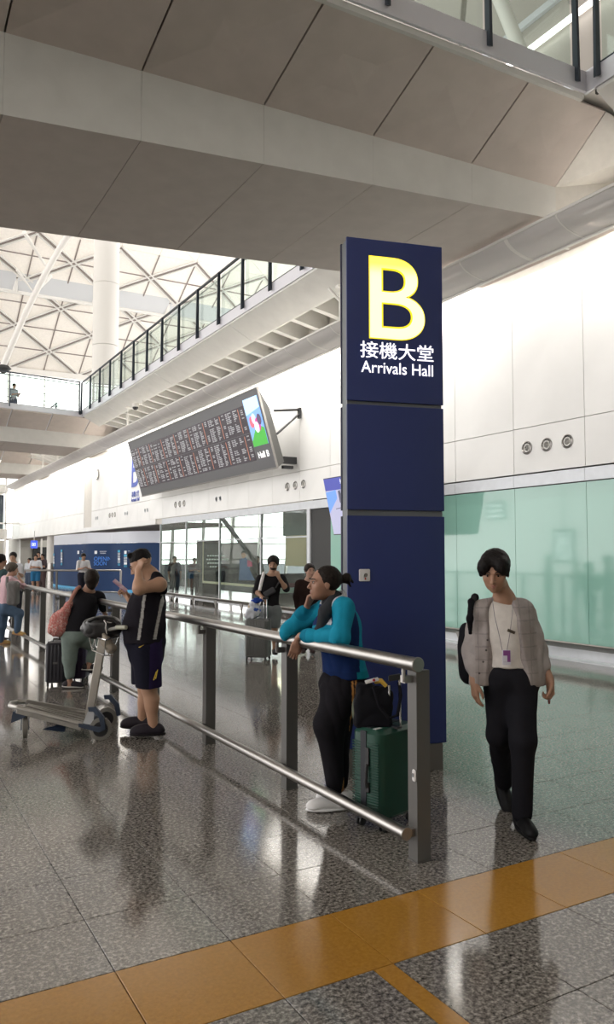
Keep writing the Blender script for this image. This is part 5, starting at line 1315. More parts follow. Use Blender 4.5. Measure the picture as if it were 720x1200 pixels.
q = torso_prims(Jm, .022, 1.04, 1.18, belly=.06, neck=False)
q += [cap(V(171, 715, Zm), V(169, 750, Zm), .172, .188, .05, (FH, .97)), half(V(170, 752, Zm), -UPV, .008),
      ell(Jm['sl']+UPV*.02-FH*.08, (.085, .10, .10), None, .01, '-'), ell(Jm['sr']+UPV*.02+FH*.08, (.085, .10, .10), None, .01, '-'),
      cap(Jm['sl'].lerp(Jm['neck'], .45)+UPV*.045, Jm['sl'].lerp(Jm['neck'], .45)-UPV*.08+RT*.05, .045, .05, .03), cap(Jm['neck']+UPV*.03-RT*.01, Jm['neck']+UPV*.03-RT*.12, .075, .08, .01, op='-')]
def vestc(p):
    v = p-nv(CAMP); xr = (v@nv(RT))/(v@nv(FH))*F_PX*cos(PITCH)*0+ (v@nv(RT))
    z0, z1 = nv(V(170, 748, Zm))[2], nv(V(170, 697, Zm))[2]; t = (p[:, 2]-z0)/(z1-z0)
    def xat(px): return (V(px, 700, Zm-.12)-CAMP).dot(RT)
    sd = (v@nv(FH)) < Zm
    s1 = np.abs(xr-(xat(165.3)+(xat(171)-xat(165.3))*t)) < .013; s2 = np.abs(xr-(xat(183)+(xat(191)-xat(183))*t**1.3 if False else xat(182.5)+(xat(190)-xat(182.5))*np.clip(t, 0, 1.2))) < .012
    st = (s1 | s2) & sd & (t > .02) & (t < 1.02)
    return np.where(st[:, None], C3(.42, .41, .40)*(1-.25*(np.mod(p[:, 2], .018) < .004))[:, None], C3(.016, .014, .019))
solid('sleeveless_vest', q, .0075, M_CLOTH, tm_, disp=lambda p: folds(p, .009, 22, (0, 0, 1), 14), colf=vestc)
q = [cap(V(171.5, 752, Zm), V(171.5, 765, Zm), .172, .168, .05), ell(V(170, 752, Zm), (.19, .19, .10), None, .04)]
for e in 'lr': q += [cap(Jm['h'+e], Jm['k'+e]-UPV*.02, .130, .118, .05)]
q += [half(V(171, 746, Zm), UPV, .008), half(V(171, 803, Zm), -UPV, .006)]
def shortc(p):
    v = p-nv(CAMP); x = v@nv(RT); xat = lambda px: (V(px, 780, Zm-.13)-CAMP).dot(RT); z = p[:, 2]; zz = lambda py: nv(V(180, py, Zm-.1))[2]
    c = np.tile(C3(.012, .012, .022), (len(p), 1)); side = (x > xat(177.5)) & (x < xat(189)); c = np.where(side[:, None], C3(.024, .016, .055), c)
    return c
sh_ = solid('shorts', q, .0075, M_CLOTH, tm_, disp=lambda p: folds(p, .009, 20, (0, 0, 1), 15), colf=shortc)
M_YP = mat('yellow_print', (.55, .38, .03), .6)
zf = Zm-.262
MB().add([V(182, 795.5, zf), V(183, 795.5, zf), V(185.3, 784.5, zf), V(184.3, 785, zf)], [(0, 1, 2, 3)]).add([V(179.5, 797, zf), V(180.8, 797, zf), V(183.8, 786.5, zf), V(182.8, 787, zf)], [(0, 1, 2, 3)]).build('side_stripes', M_YP, tm_)
MB().add([V(162, 758.5, zf+.03), V(164, 757.6, zf+.02), V(169.5, 755.2, zf+.02), V(164, 759, zf+.02)], [(0, 1, 2, 3)]).build('swoosh_mark', M_YP, tm_)
for e, dz in (('l', 0), ('r', 0)):
    shoe(tm_, Jm['a'+e], Jm['f'+e], 1.08, UPV, (.022, .018, .026), (.012, .01, .012), name='rubber_clog', low=True, chunky=1.25, L=.98, vox=.007)
ph = thing('mobile_phone', 'pink mobile phone held up by the man in the vest', 'phone', V(141, 686, Zm-.0))
d_ = (V(148, 692.5, Zm+.0)-V(133.5, 680, Zm-.02)).normalized(); s_ = VD(.2, 1, .15); s_ = (s_-d_*s_.dot(d_)).normalized()
MB().obox(V(141, 686.3, Zm+.0), d_, s_, d_.cross(s_), .078, .036, .0045, .004).build('phone_case', mat('pink_phone_case', (.50, .30, .42), .35), ph)
MB().obox(V(141, 686.3, Zm+.0)+(d_.cross(s_))*(-.0052 if d_.cross(s_).z > 0 else .0052), d_, s_, d_.cross(s_), .073, .032, .0008).build('screen', mat('phone_screen', (.05, .05, .06), .1), ph)

# ---- simple figures farther off
def figure(label, Z, Jk, skin_, top, bottom, shoes, hairprims=None, hairc_=(.02, .015, .013), vox=.012, g=1.0, s=1.0, hs=1.0, tophem=None, sleeve='e', legend=1.0, belly=0, bust=0, toe=.02, hands=(), toploose=.02, legloose=.03, shirtamp=.006, facebits=False, low=True, waist=None, hairvol=.012, base_px=None, shoel=.95, hairlow=-.02, extra_top=()):
    Jd = mk(Z, **Jk)
    t = thing('person', label, 'person', base_px, 'people in the distance' if vox >= .014 else None)
    body(t, Jd, s, g, skin_, vox if vox < .011 else .010, hands, belly=belly, bust=bust, hs=hs*1.02)
    if facebits: face_parts(Jd['head'], Jd['face'], Jd['hup'], hs*1.02, t, (.32, .12, .10))
    hq = hair_short(Jd['head'], Jd['face'], Jd['hup'], hs*1.03, vol=hairvol, low=hairlow) if hairprims is None else hairprims(Jd)
    solid('hair', hq, min(vox, .009), M_HAIR, t, disp=lambda p: .003*wob(p, 90, 7), colf=hairc(hairc_, None))
    q = torso_prims(Jd, toploose, s, g, belly=belly, bust=bust, neck=False)
    for e in 'lr':
        q += [cap(Jd['s'+e], Jd['e'+e] if sleeve != 's' else Jd['s'+e].lerp(Jd['e'+e], .8), .058*s*g**.5+toploose*.6, .046*s*g**.5+toploose*.7, .03)]
        if sleeve == 'w': q += [cap(Jd['e'+e], Jd['e'+e].lerp(Jd['w'+e], .9), .045+toploose*.6, .034+toploose*.5, .03)]
    q += list(extra_top(Jd)) if callable(extra_top) else []
    hz = tophem if tophem is not None else (Jd['pel']-UPV*.04).z
    q += [half(Vector((0, 0, hz)), -UPV, .008), ell(Jd['neck']+UPV*.045, (.068, .068, .05), None, .01, '-')]
    solid('top', q, vox, M_CLOTH, t, disp=lambda p: folds(p, shirtamp, 26, (0, 0, 1), 11), colf=const(top))
    rP, fP, uP = orth(Jd['fwd'], Jd['chest']-Jd['pel'])
    q = [ell(Jd['pel'], (.170*s*g+.015, .128*s*g+.015, .135*s), (rP, fP, uP), .04)]
    for e in (-1, 1): q.append(ell(Jd['pel']+rP*.07*e*s-fP*.045*s-uP*.03*s, (.105*s, .097*s, .105*s), (rP, fP, uP), .04))
    for e in 'lr':
        K_, A_ = Jd['k'+e], Jd['a'+e]; q += [cap(Jd['h'+e], K_, .092*s*g+legloose, .060*s*g+legloose, .04)]
        if legend > 0: q += [cap(K_, K_.lerp(A_, legend), .058*s*g+legloose*.8, .044*s*g+legloose*.7, .04)]
    q += [half((Jd['pel']+uP*.08*s), uP, .006)]
    if legend <= 0:
        q += [half(Jd['kl']+UPV*(.05 if legend == 0 else -legend), -UPV, .006)]
    solid('trousers' if legend > 0 else 'shorts', q, vox, M_CLOTH, t, disp=lambda p: folds(p, .006, 24, (0, 0, 1), 21), colf=const(bottom))
    for e in 'lr': shoe(t, Jd['a'+e], Jd['f'+e], shoel*s, UPV, shoes[0], shoes[1], low=low, vox=max(.008, vox*.8))
    return t, Jd
# woman with pink bag
t, Jp = figure('woman in black tee and sage trousers leaning over the railing with pink bag', 9.69,
    dict(head=(108, 679, .0), neck=(104, 690, -.02), chest=(100, 710, -.02), pel=(88.5, 741, -.05), sl=(90, 696, -.05), sr=(117, 699, .1), el=(100, 712, .25), wl=(118, 706, .42), er=(121, 712, .22), wr=(124, 722, .32),
         hl=(83, 747, -.06), hr=(94, 747, .04), kl=(81.5, 772, -.05), al=(82, 798, -.05), kr=(113, 757, .15), ar=(104.5, 778, .1), fwd=VD(.45, .9, 0), face=VD(.25, .95, .02), hup=VD(.05, 0, 1), fl=VD(.9, .1, -.05), fr=VD(.8, .1, -.02), cb=-RT),
    (.36, .20, .14), (.016, .015, .018), (.19, .235, .215), ((.03, .025, .03), (.55, .52, .5)), vox=.0085, g=1.02, s=.93, hs=.95, base_px=onz(84, 808, 0), legend=.72, sleeve='e',
    hairprims=lambda Jd: [ell(Jd['head']+UPV*.035-FH*.015, (.092, .105, .10), None), cap(Jd['head']-FH*.035-UPV*.02, Jd['head']-FH*.04-UPV*.075, .078, .058, .03)], hairc_=(.035, .022, .016), tophem=(V(88, 739, 9.6)).z,
    hands=[((V(124, 721, 10.0), VD(-.1, 0, -1), VD(-1, 0, 0), .85), dict(thumb=1, curl=(.6, .6, .6, .6)))], extra_top=lambda Jd: [cap(Jd['chest'], V(91, 738, 9.65), .15, .165, .05)])
MB().tube([V(104, 670, 9.69), V(107, 667.5, 9.66), V(111, 669, 9.69)], .018, 8).build('hair_clip', mat('pink_clip', (.55, .2, .22), .4), t, True)
MB().tube([V(121, 717, 9.95), V(125.5, 717, 9.95)], .022, 12).build('wrist_band', M_WP, t, True)
bg_ = thing('shoulder_bag', 'slouchy pink patterned shoulder bag of the woman in black', 'bag', V(70, 742, 9.55))
def pinkc(p): w = wob(p, 120, 4); return np.where((np.abs(w) < .12)[:, None], C3(.62, .42, .38), C3(.50, .17, .15))
solid('bag_body', [ell(V(70, 730, 9.58), (.125, .10, .15), (VD(1, 0, .1), FH, VD(-.1, 0, 1)), .03), ell(V(68, 738, 9.58), (.12, .10, .085), None, .05), cap(V(76, 718, 9.55), V(82, 706, 9.53), .07, .035, .05)], .008, M_CLOTH, bg_, disp=lambda p: folds(p, .012, 40, None, 5), colf=pinkc)
MB().tube([V(81, 708, 9.52), V(85, 699, 9.52), V(90, 690, 9.56), V(93, 688, 9.66)], .024, 8).build('strap', mat('pink_strap', (.48, .22, .17), .8), bg_, True)
# grey-haired woman in pink
t, Jg = figure('grey haired woman in pale pink shirt and jeans leaning at the far left', 14.3,
    dict(head=(14.8, 667.5, 0), neck=(11.5, 675, 0), chest=(8, 688, 0), pel=(5, 711, 0), sl=(5, 679, .1), sr=(13, 679.5, -.1), el=(20, 690, .12), wl=(25, 684, .2), er=(27, 686.5, -.05), wr=(21.5, 675, -.05),
         hl=(3, 714, .07), hr=(7, 714, -.07), kl=(2, 733, .05), al=(1, 750, .1), kr=(22, 719, -.03), ar=(20.5, 739, 0), fwd=VD(.75, .65, 0), face=VD(.9, .3, -.1), hup=VD(0, 0, 1), fl=VD(.8, .3, 0), fr=VD(.95, 0, -.15), cb=-RT),
    (.42, .25, .18), (.62, .42, .46), (.085, .13, .20), ((.50, .32, .12), (.45, .22, .10)), vox=.011, s=.93, hs=.95, base_px=onz(4, 756, 0), hairc_=(.17, .14, .11), hairvol=.02, hairlow=-.06, shirtamp=.009)
bk = thing('backpack', 'grey backpack worn by the woman in the pale pink shirt', 'backpack', V(13, 708, 14.1))
solid('pack_body', [rbox(V(15.5, 695, 14.05), (.10, .10, .22), (RT, FH, UPV), .06)], .012, mat('grey_nylon', (.16, .15, .145), .8), bk, disp=lambda p: folds(p, .008, 25, None, 4))
MB().tube([V(8.5, 676, 14.05), V(8, 685, 14.0), V(11, 698, 14.0)], .025, 8).build('strap', MATS['grey_nylon'], bk)
# man at the left edge, man behind him
figure('dark haired man in a grey and teal top cut off by the left edge', 15.2,
    dict(head=(2, 657, 0), neck=(0, 665, 0), chest=(-2, 680, 0), pel=(-2, 705, 0), sl=(-10, 670, 0), sr=(4.5, 671, 0), el=(-12, 685, 0), wl=(-10, 698, 0), er=(5, 685, 0), wr=(3, 695, .1), hl=(-5, 708, 0), hr=(1, 708, 0), kl=(-5, 728, 0), al=(-5, 747, 0), kr=(1, 728, 0), ar=(1, 747, 0),
         fwd=VD(.5, .85, 0), face=VD(.7, .7, 0), hup=UPV, fl=VD(.5, .8, 0), fr=VD(.5, .8, 0), cb=-RT), (.38, .22, .15), (.06, .10, .11), (.02, .02, .03), ((.03, .03, .03), (.1, .1, .1)), vox=.013, base_px=onz(-2, 752, 0))
figure('man in a white shirt with glasses standing behind the railing at far left', 19.5,
    dict(head=(15.3, 653, 0), neck=(16.3, 659, 0), chest=(17.5, 669, 0), pel=(18, 690, 0), sl=(24.5, 663.5, 0), sr=(10.5, 663.5, 0), el=(26, 675, 0), wl=(22, 672, -.3), er=(9, 675, 0), wr=(14, 676, -.3), hl=(21, 692, 0), hr=(15, 692, 0), kl=(21, 708, 0), al=(21, 724, 0), kr=(15, 708, 0), ar=(15, 724, 0),
         fwd=VD(.1, -1, 0), face=VD(.15, -1, -.1), hup=UPV, fl=VD(.1, -1, 0), fr=VD(-.1, -1, 0), cb=FH), (.42, .25, .17), (.55, .55, .58), (.03, .03, .04), ((.03, .03, .03), (.03, .03, .03)), vox=.015, base_px=onz(18, 727, 0))
# man with grey suitcase
t, Jn = figure('man in black tee and grey shorts holding the handle of a grey suitcase', 12.65,
    dict(head=(320.5, 661, -.03), neck=(319.5, 672, 0), chest=(317, 689, 0), pel=(316.5, 714, 0), sl=(331, 678, 0), sr=(305, 678.5, 0), el=(335.5, 690, -.05), wl=(327, 677, -.20), er=(300.5, 693, -.02), wr=(309, 701, -.18), hl=(322, 719, 0), hr=(311, 719, 0),
         kl=(321.5, 739, -.04), al=(322, 760, -.02), kr=(312, 739, .05), ar=(311.5, 757, .10), fwd=VD(0, -1, 0), face=VD(-.1, -.97, -.22), hup=VD(-.05, -.2, 1), fl=VD(.15, -1, 0), fr=VD(-.2, -1, 0), cb=FH),
    (.40, .235, .16), (.014, .013, .015), (.17, .185, .19), ((.03, .03, .035), (.05, .05, .05)), vox=.010, base_px=onz(319, 767, 0), legend=0, g=.98, facebits=True, hairvol=.022,
    hands=[((V(327, 676, 12.46), VD(-.3, -.1, 1), VD(-.6, .8, 0), .9), dict(thumb=1, curl=(.9, .9, .9, .9))), ((V(308.5, 701, 12.48), VD(.6, -.2, -.5), VD(0, 0, -1), .9), dict(thumb=1, curl=(1, 1, 1, 1)))])
h_ = Jn['head']; solid('beard', [ell(h_-UPV*.065-FH*.045, (.052, .045, .04), None), ell(h_-UPV*.02-FH*.09, (.05, .04, .045), None, .01, '-')], .007, M_HAIR, t, colf=const((.03, .022, .02)))
cb_ = thing('crossbody_bag', 'dark crossbody bag slung over the black tee of the standing man', 'bag', V(316, 695, 12.5))
solid('pouch', [rbox(V(316, 694, 12.50), (.10, .035, .05), (VD(.85, 0, .5), FH, VD(-.5, 0, .85)), .025)], .01, mat('dark_pouch', (.035, .035, .04), .5), cb_)
MB().tube([V(307, 701, 12.54), V(305, 703, 12.6)], .012, 6).tube([V(323, 689, 12.51), V(330, 677.5, 12.60)], .012, 6).build('strap', MATS['dark_pouch'], cb_)
st_ = thing('backpack', 'pale backpack strap and pack behind the man in black tee', 'backpack', V(306, 700, 12.8))
MB().tube([V(304.5, 692, 12.50), V(306.5, 682, 12.50), V(309, 673, 12.58), V(309, 672, 12.7)], .028, 8).build('strap', M_WP, st_, True)
solid('pack_body', [rbox(V(314, 692, 12.86), (.12, .07, .2), (RT, FH, UPV), .06)], .014, M_WP, st_)
# woman in brown behind
figure('young woman in a brown jacket standing behind the railing, partly hidden', 12.9,
    dict(head=(363.5, 669.5, 0), neck=(362.5, 679, 0), chest=(361, 694, 0), pel=(360, 716, 0), sl=(372, 684, 0), sr=(350.5, 684, 0), el=(375, 700, 0), wl=(374, 713, 0), er=(348, 700, 0), wr=(349, 714, 0), hl=(365, 720, 0), hr=(355, 720, 0), kl=(365, 742, 0), al=(366, 759, 0), kr=(356, 742, 0), ar=(356, 759, 0),
         fwd=VD(.2, -1, 0), face=VD(.35, -.93, .05), hup=UPV, fl=VD(.1, -1, 0), fr=VD(-.1, -1, 0), cb=FH), (.46, .27, .20), (.028, .016, .014), (.02, .016, .018), ((.05, .03, .03), (.03, .03, .03)), vox=.011, base_px=onz(361, 766, 0), sleeve='w', facebits=True, hairc_=(.03, .018, .014), hairlow=-.05, s=.95)
# generic standing person by real size
def stander(label, px, py, Z, h, fx, top, bottom, shoes, skin_=(.38, .22, .15), pose='down', **k):
    k_ = h/1.72; b = onz(px, py, 0) if Z is None else V(px, 650, Z); b.z = 0
    if Z is None: Z = (b-CAMP).dot(FH)
    f = VD(fx[0], fx[1], 0); r = f.cross(UPV)
    P = lambda x, y, z: b+(r*x+f*y)*k_+UPV*z*k_
    hd = -.35 if pose == 'phone' else 0
    Jd = dict(head=P(0, .03 if pose == 'phone' else 0, 1.59), neck=P(0, -.01, 1.44), chest=P(0, 0, 1.24), pel=P(0, 0, .94), hl=P(-.09, 0, .88), hr=P(.09, 0, .88), kl=P(-.10, .02, .49), kr=P(.10, .03, .49), al=P(-.10, -.02, .09), ar=P(.10, 0, .09),
              sl=P(-.175, 0, 1.39), sr=P(.175, 0, 1.39), fwd=f, face=(f+UPV*hd).normalized(), hup=(UPV-f*hd).normalized(), fl=(f-r*.1).normalized(), fr=(f+r*.1).normalized(), cb=-f)
    if pose == 'phone': Jd.update(el=P(-.23, .06, 1.12), er=P(.23, .06, 1.12), wl=P(-.08, .30, 1.16), wr=P(.08, .30, 1.16))
    elif pose == 'hips': Jd.update(el=P(-.36, -.02, 1.14), er=P(.36, -.02, 1.14), wl=P(-.17, .08, 1.02), wr=P(.17, .08, 1.02))
    elif pose == 'fold': Jd.update(el=P(-.25, .04, 1.12), er=P(.25, .04, 1.12), wl=P(.08, .20, 1.18), wr=P(-.08, .22, 1.15))
    else: Jd.update(el=P(-.235, -.01, 1.12), er=P(.235, -.01, 1.12), wl=P(-.24, .05, .88), wr=P(.24, .05, .88))
    hd_ = []
    for e in 'lr':
        dd = (Jd['w'+e]-Jd['e'+e]).normalized(); n = UPV if pose != 'down' else (r if e == 'l' else -r)
        hd_.append(((Jd['w'+e], dd, n, .95*k_), dict(thumb=1, curl=(.5,)*4)))
    return figure(label, Z, Jd, skin_, top, bottom, shoes, s=k_, hs=k_, base_px=b, hands=hd_, tophem=b.z+.93*k_, **{**dict(vox=.015), **k})
BLK = ((.02, .02, .02), (.03, .03, .03)); 
stander('guard in white shirt and dark trousers reading a phone before the blue hoarding', 97, 702, None, 1.70, (.5, -.85), (.60, .60, .62), (.02, .02, .03), BLK, pose='phone', vox=.014)
stander('guard in a grey shirt standing inside the clear glass front', 228, 700, 31, 1.52, (.3, -.9), (.22, .20, .22), (.02, .02, .03), BLK, pose='phone', vox=.016)
stander('person in white tee and blue shorts standing in the far group', 42, 690, 33.2, 1.66, (.2, -1), (.58, .60, .64), (.03, .14, .28), ((.5, .5, .5), (.5, .5, .5)), legend=0, pose='fold')
stander('short person in a white top at the left of the far group', 34.5, 684, 34.6, 1.50, (-.3, -1), (.5, .52, .55), (.06, .08, .12), BLK)
stander('person in a black top at the back of the far group', 45, 682, 36.2, 1.80, (.3, -1), (.02, .02, .025), (.03, .03, .03), BLK)
stander('person in dark patterned top and brown trousers at right of the far group', 50, 686, 34.8, 1.70, (-.5, -1), (.06, .045, .05), (.09, .06, .06), BLK, pose='fold')
for px, Z, h, c, lb in ((205, 29.5, 1.6, (.05, .05, .06), 'dark figure far behind the clear glass, nearest its left end'), (250, 33, 1.62, (.03, .03, .04), 'dark figure far behind the glass poster'), (302, 30, 1.6, (.06, .05, .05), 'dark figure behind the glass just left of the grey suitcase man')):
    stander(lb, px, 680, Z, h, (.4, -1), c, (.03, .03, .04), BLK, vox=.018)
# person on the farther bridge
bz = 8.08
b_ = V(12, 472, 36.0)
def up_person():
    n0 = set(o.name for o in COL.objects)
    t, _ = stander('person in a grey shirt holding a bag on the farther bridge', 12, 472, 36.0, 1.62, (.9, -.4), (.30, .33, .36), (.05, .06, .09), BLK, pose='phone', vox=.016)
    t.location = t.location+UPV*bz
up_person()
# ------------------------------------------------------------------ luggage and trolley
M_RUB = mat('grey_rubber', (.20, .19, .17), .7); M_CHR = mat('chrome', (.6, .6, .6), .18, 1.0)
def wheel(par, c, ax, r=.026, w=.012, m=None, nm='wheel'):
    return MB().lathe(c-Vector(ax)*w, ax, [(r*.55, 0), (r*.9, .001), (r, .004), (r, 2*w-.004), (r*.9, 2*w-.001), (r*.55, 2*w)], 16).build(nm, m or M_BLACKP, par, True)
def suitcase(name, label, c, ux, W, D, H, col, rib=True, ribax='z', wheels=.055, handle=None, rough=.42, seam=(.02, .02, .02), hdl=.0, ribn=22, seam_side=True):
    """c floor centre; ux unit along the width; W width, D depth, H height of the shell above the wheels"""
    ux = Vector(ux).normalized(); uy = UPV.cross(ux); t = thing(name, label, 'suitcase', c)
    zc = wheels+H/2; m = mat(name+'_shell_%03d' % int(col[0]*999+col[1]*99), col, rough, var=.05, scale=6); cc = Vector(c)+UPV*zc
    rr = min(.045, D*.3)
    MB().obox(cc, ux, uy, UPV, W/2, D/2, H/2, rr).build('shell', m, t, True)
    return t, cc, ux, uy, m
# green case
gx = (onz(470, 925, 0)-onz(440, 975, 0))
gc = onz(449, 958, 0)
gu = VD(.93, .36, 0)     # the broad face, seen at a slant on the right
gv = VD(-.36, .93, 0)
# visible: narrow rib side on the left, flat side on the right
GT = thing('suitcase', 'dark green ribbed hard suitcase standing behind the end of the railing', 'suitcase', gc)
gA = onz(418, 966, 0)        # near left foot corner
Zg = (gA-CAMP).dot(FH)
M_GRN = mat('green_shell', (.008, .052, .035), .38, var=.04, scale=5)
ul = VD(.97, -.24, 0); vr = VD(.55, .83, 0)
ul = VD(.995, -.10, 0); vr = VD(.10, .995, 0)
# depth axis found from the two visible sides: near edge at x=455, left edge 413, right edge 482
pN = V(446.5, 966, 4.64); pN.z = 0
pL = V(412, 966, 4.80); pL.z = 0
pR = V(483, 966, 4.95); pR.z = 0
a_, b_ = (pL-pN), (pR-pN); Wn, Dn = a_.length, b_.length; a_.normalize(); b_ = (b_-a_*b_.dot(a_)).normalized()
cen = pN+a_*Wn/2+b_*Dn/2; z0, z1 = .062, V(446, 858, 4.64).z
gcc = cen+UPV*(z0+z1)/2
GT.location = cen; GT.matrix_world = Matrix.Translation(cen)
MB().obox(gcc, a_, b_, UPV, Wn/2, Dn/2, (z1-z0)/2, .05).build('shell', M_GRN, GT, True)
# ribs wrap the narrow side in two groups left and right of the zip
rb = 27
for side in (0, 1):
    for k in range(rb):
        z = z0+.06+(z1-z0-.14)*k/(rb-1)
        u0, u1 = ((.10, .43), (.60, .97))[1-side]
        p = lambda u, o: pN+a_*Wn*(1-u)-b_*o+UPV*z
        pts = [p(u0, .002), p(u1 if side == 0 else .93, .002)]
        if side == 0: pts += [pN-a_*(-.012)+b_*.02*0+UPV*z-b_*.001]
        MB().tube([pN+a_*Wn*(.06+.37*(side == 1)+.0)+UPV*z-b_*.0005+a_*(0 if side == 0 else .03), pN+a_*Wn*(.44 if side == 0 else .94)+UPV*z-b_*.0005], .0042, 6).build('rib', M_GRN, GT, True)
um = pN+a_*Wn*.56-b_*.001
MB().obox(um+UPV*(z0+z1)/2, a_, UPV, b_, .022, (z1-z0)/2-.01, .004).obox(gcc+UPV*((z1-z0)/2+.001)-a_*Wn*(-.06), a_, b_, UPV, .022, Dn/2-.04, .003).build('zip_band', mat('zip_dark', (.01, .012, .018), .5), GT)
MB().obox(um-a_*.035+UPV*(z1-.16)-b_*.008, a_, UPV, b_, .014, .055, .006, .004).obox(um-a_*.035+UPV*(z0+.20)-b_*.008, a_, UPV, b_, .014, .03, .006, .004).tube([um-a_*.035+UPV*(z1-.20)-b_*.014, um-a_*.036+UPV*(z1-.30)-b_*.024, um-a_*.035+UPV*(z0+.20)-b_*.014], .010, 8).build('side_handle', M_BLACKP, GT, True)
MB().obox(pN+a_*Wn*.30+b_*.06+UPV*(z1+.001), a_, b_, UPV, .012, .03, .001).build('label_sticker', M_WP, GT)
hb = pN+b_*(Dn*.45)+UPV*z1
MB().obox(hb+a_*Wn*.28, a_, b_, UPV, .075, .022, .006).build('handle_base', M_BLACKP, GT)
hL, hR = V(457, 853, 4.79), V(470, 851, 4.79)
MB().tube([V(457.5, 858, 4.79), V(456.3, 803, 4.79)], .0085, 10).build('handle_tube', M_CHR, GT, True); MB().tube([V(469.5, 857, 4.82), V(468.5, 795, 4.82)], .0085, 10).build('handle_tube', M_CHR, GT, True)
MB().obox((V(456.3, 795, 4.79)+V(468.5, 793, 4.82))/2, (V(468.5, 793, 4.82)-V(456.3, 795, 4.79)).normalized(), FH, UPV, .042, .014, .018, .008).build('handle_grip', M_BLACKP, GT, True)
for fa, fb in ((.12, .15), (.88, .15), (.12, .85), (.88, .85)):
    p = pN+a_*Wn*fa+b_*Dn*fb; w = wheel(GT, p+UPV*.028+a_*.012, a_, .028, .007); wheel(GT, p+UPV*.028-a_*.014, a_, .028, .007)
    MB().obox(p+UPV*.058, a_, b_, UPV, .012, .015, .018, .004).build('caster_fork', M_BLACKP, GT)
# black bag on top
TB = thing('tote_bag', 'soft black bag with yellow and white items on top of the green suitcase', 'bag', V(432, 853, 4.83))
Zt = 4.85
solid('bag_body', [rbox(V(437, 834, Zt), (.118, .085, .095), (RT, FH, UPV), .035), rbox(V(428, 816, Zt), (.055, .07, .08), (RT, FH, UPV), .03, .03), rbox(V(449, 818, Zt), (.055, .06, .07), (RT, FH, UPV), .03, .03)], .007, M_BAG, TB, disp=lambda p: folds(p, .012, 30, None, 9))
MB().tube([V(438, 805, Zt-.09), V(445, 828, Zt-.12), V(456, 842, Zt-.12), V(466, 838, Zt-.1), V(470, 815, Zt-.06), V(468, 800, Zt-.02)], .010, 8).build('strap', M_BAG, TB, True)
MB().tube([V(440, 798, Zt-.03), V(447, 798, Zt-.05), V(453, 804, Zt-.05)], .020, 8, r2=.012).build('yellow_item', mat('yellow_cloth', (.60, .38, .05), .6), TB, True)
MB().obox(V(436, 797.5, Zt-.04), VD(.95, 0, .25), FH, VD(-.25, 0, .95), .042, .03, .007, .004).build('white_packet', M_WP, TB)
MB().lathe(V(438.5, 797, Zt-.08), -FH, [(.009, 0), (.007, .006), (.001, .008)], 10).build('red_cap', mat('red_spot', (.45, .02, .04), .5), TB, True)
solid('khaki_pocket', [ell(V(417, 832, Zt+.04), (.022, .03, .08), None)], .008, mat('khaki', (.10, .11, .07), .8), TB)
solid('pale_paper', [ell(V(420, 815, Zt-.01), (.012, .01, .035), None)], .006, M_WP, TB)
MB().tube([V(446, 849, Zt-.03), V(451, 846, Zt-.06), V(456, 848, Zt-.06)], .010, 6).build('luggage_tag', M_WP, TB, True)

def case2(name, label, px0, px1, pyb, pyt, Z, depth, col, ang=0.0, seams=True, wheels=.05, rough=.45, ribs=0, hz=None, seamcol=None, vert=False):
    u = VD(cos(ang), sin(ang), 0); v = UPV.cross(u)
    if v.dot(FH) < 0: v = -v
    bL, bR = V(px0, pyb, Z), V(px1, pyb, Z); W = (bR-bL).length; c = (bL+bR)/2; c.z = 0; top = V(px0, pyt, Z).z; c += v*depth/2
    t = thing(name, label, 'suitcase', c)
    m = mat(label[:18].replace(' ', '_')+'_shell', col, rough, var=.05); H = top-wheels
    MB().obox(c+UPV*(wheels+H/2), u, v, UPV, W/2, depth/2, H/2, min(W, depth)*.16).build('shell', m, t, True)
    if seams: MB().obox(c+UPV*(wheels+H/2), u, v, UPV, W/2+.002 if not vert else .006, (.007 if not vert else depth/2+.002), H/2+.002).build('zip_band', M_BLACKP, t)
    if ribs:
        for k in range(ribs):
            x = (k+.5)/ribs*2-1; MB().obox(c+u*W/2*.86*x-v*(depth/2)+UPV*(wheels+H/2), u, UPV, v, W/ribs*.22, H/2*.88, .006, .004).build('rib', m, t, True)
    for i in (-1, 1):
        for j in (-1, 1):
            p = c+u*(W/2-.035)*i+v*(depth/2-.03)*j; wheel(t, p+UPV*.026, u, .026, .011); MB().obox(p+UPV*.05, u, v, UPV, .012, .014, .014).build('caster_fork', M_BLACKP, t)
    return t, c, u, v, W, H
t, c, u, v, W, H = case2('suitcase', 'black hard suitcase standing on the floor by the railing, left of the purple one', 52.5, 76, 806, 753.5, 9.72, .36, (.014, .013, .020), .15, ribs=5)
MB().tube([c-u*.06+UPV*(H+.05), c-u*.06+UPV*(H+.075), c+u*.06+UPV*(H+.075), c+u*.06+UPV*(H+.05)], .010, 8).build('top_handle', M_BLACKP, t, True)
for z in (.30, .60): MB().obox(c-v*.185+UPV*z, u, UPV, v, .028, .012, .006).build('latch', M_POST, t)
t, c, u, v, W, H = case2('suitcase', 'dark purple suitcase standing behind the legs of the woman in black', 78, 99.5, 803, 750, 10.05, .30, (.035, .018, .055), .05, ribs=4)
MB().tube([c+u*.03+UPV*(H+.05), c+u*.03+UPV*(H+.09), c+u*.14+UPV*(H+.09), c+u*.14+UPV*(H+.05)], .012, 8).build('top_handle', M_CHR, t, True)
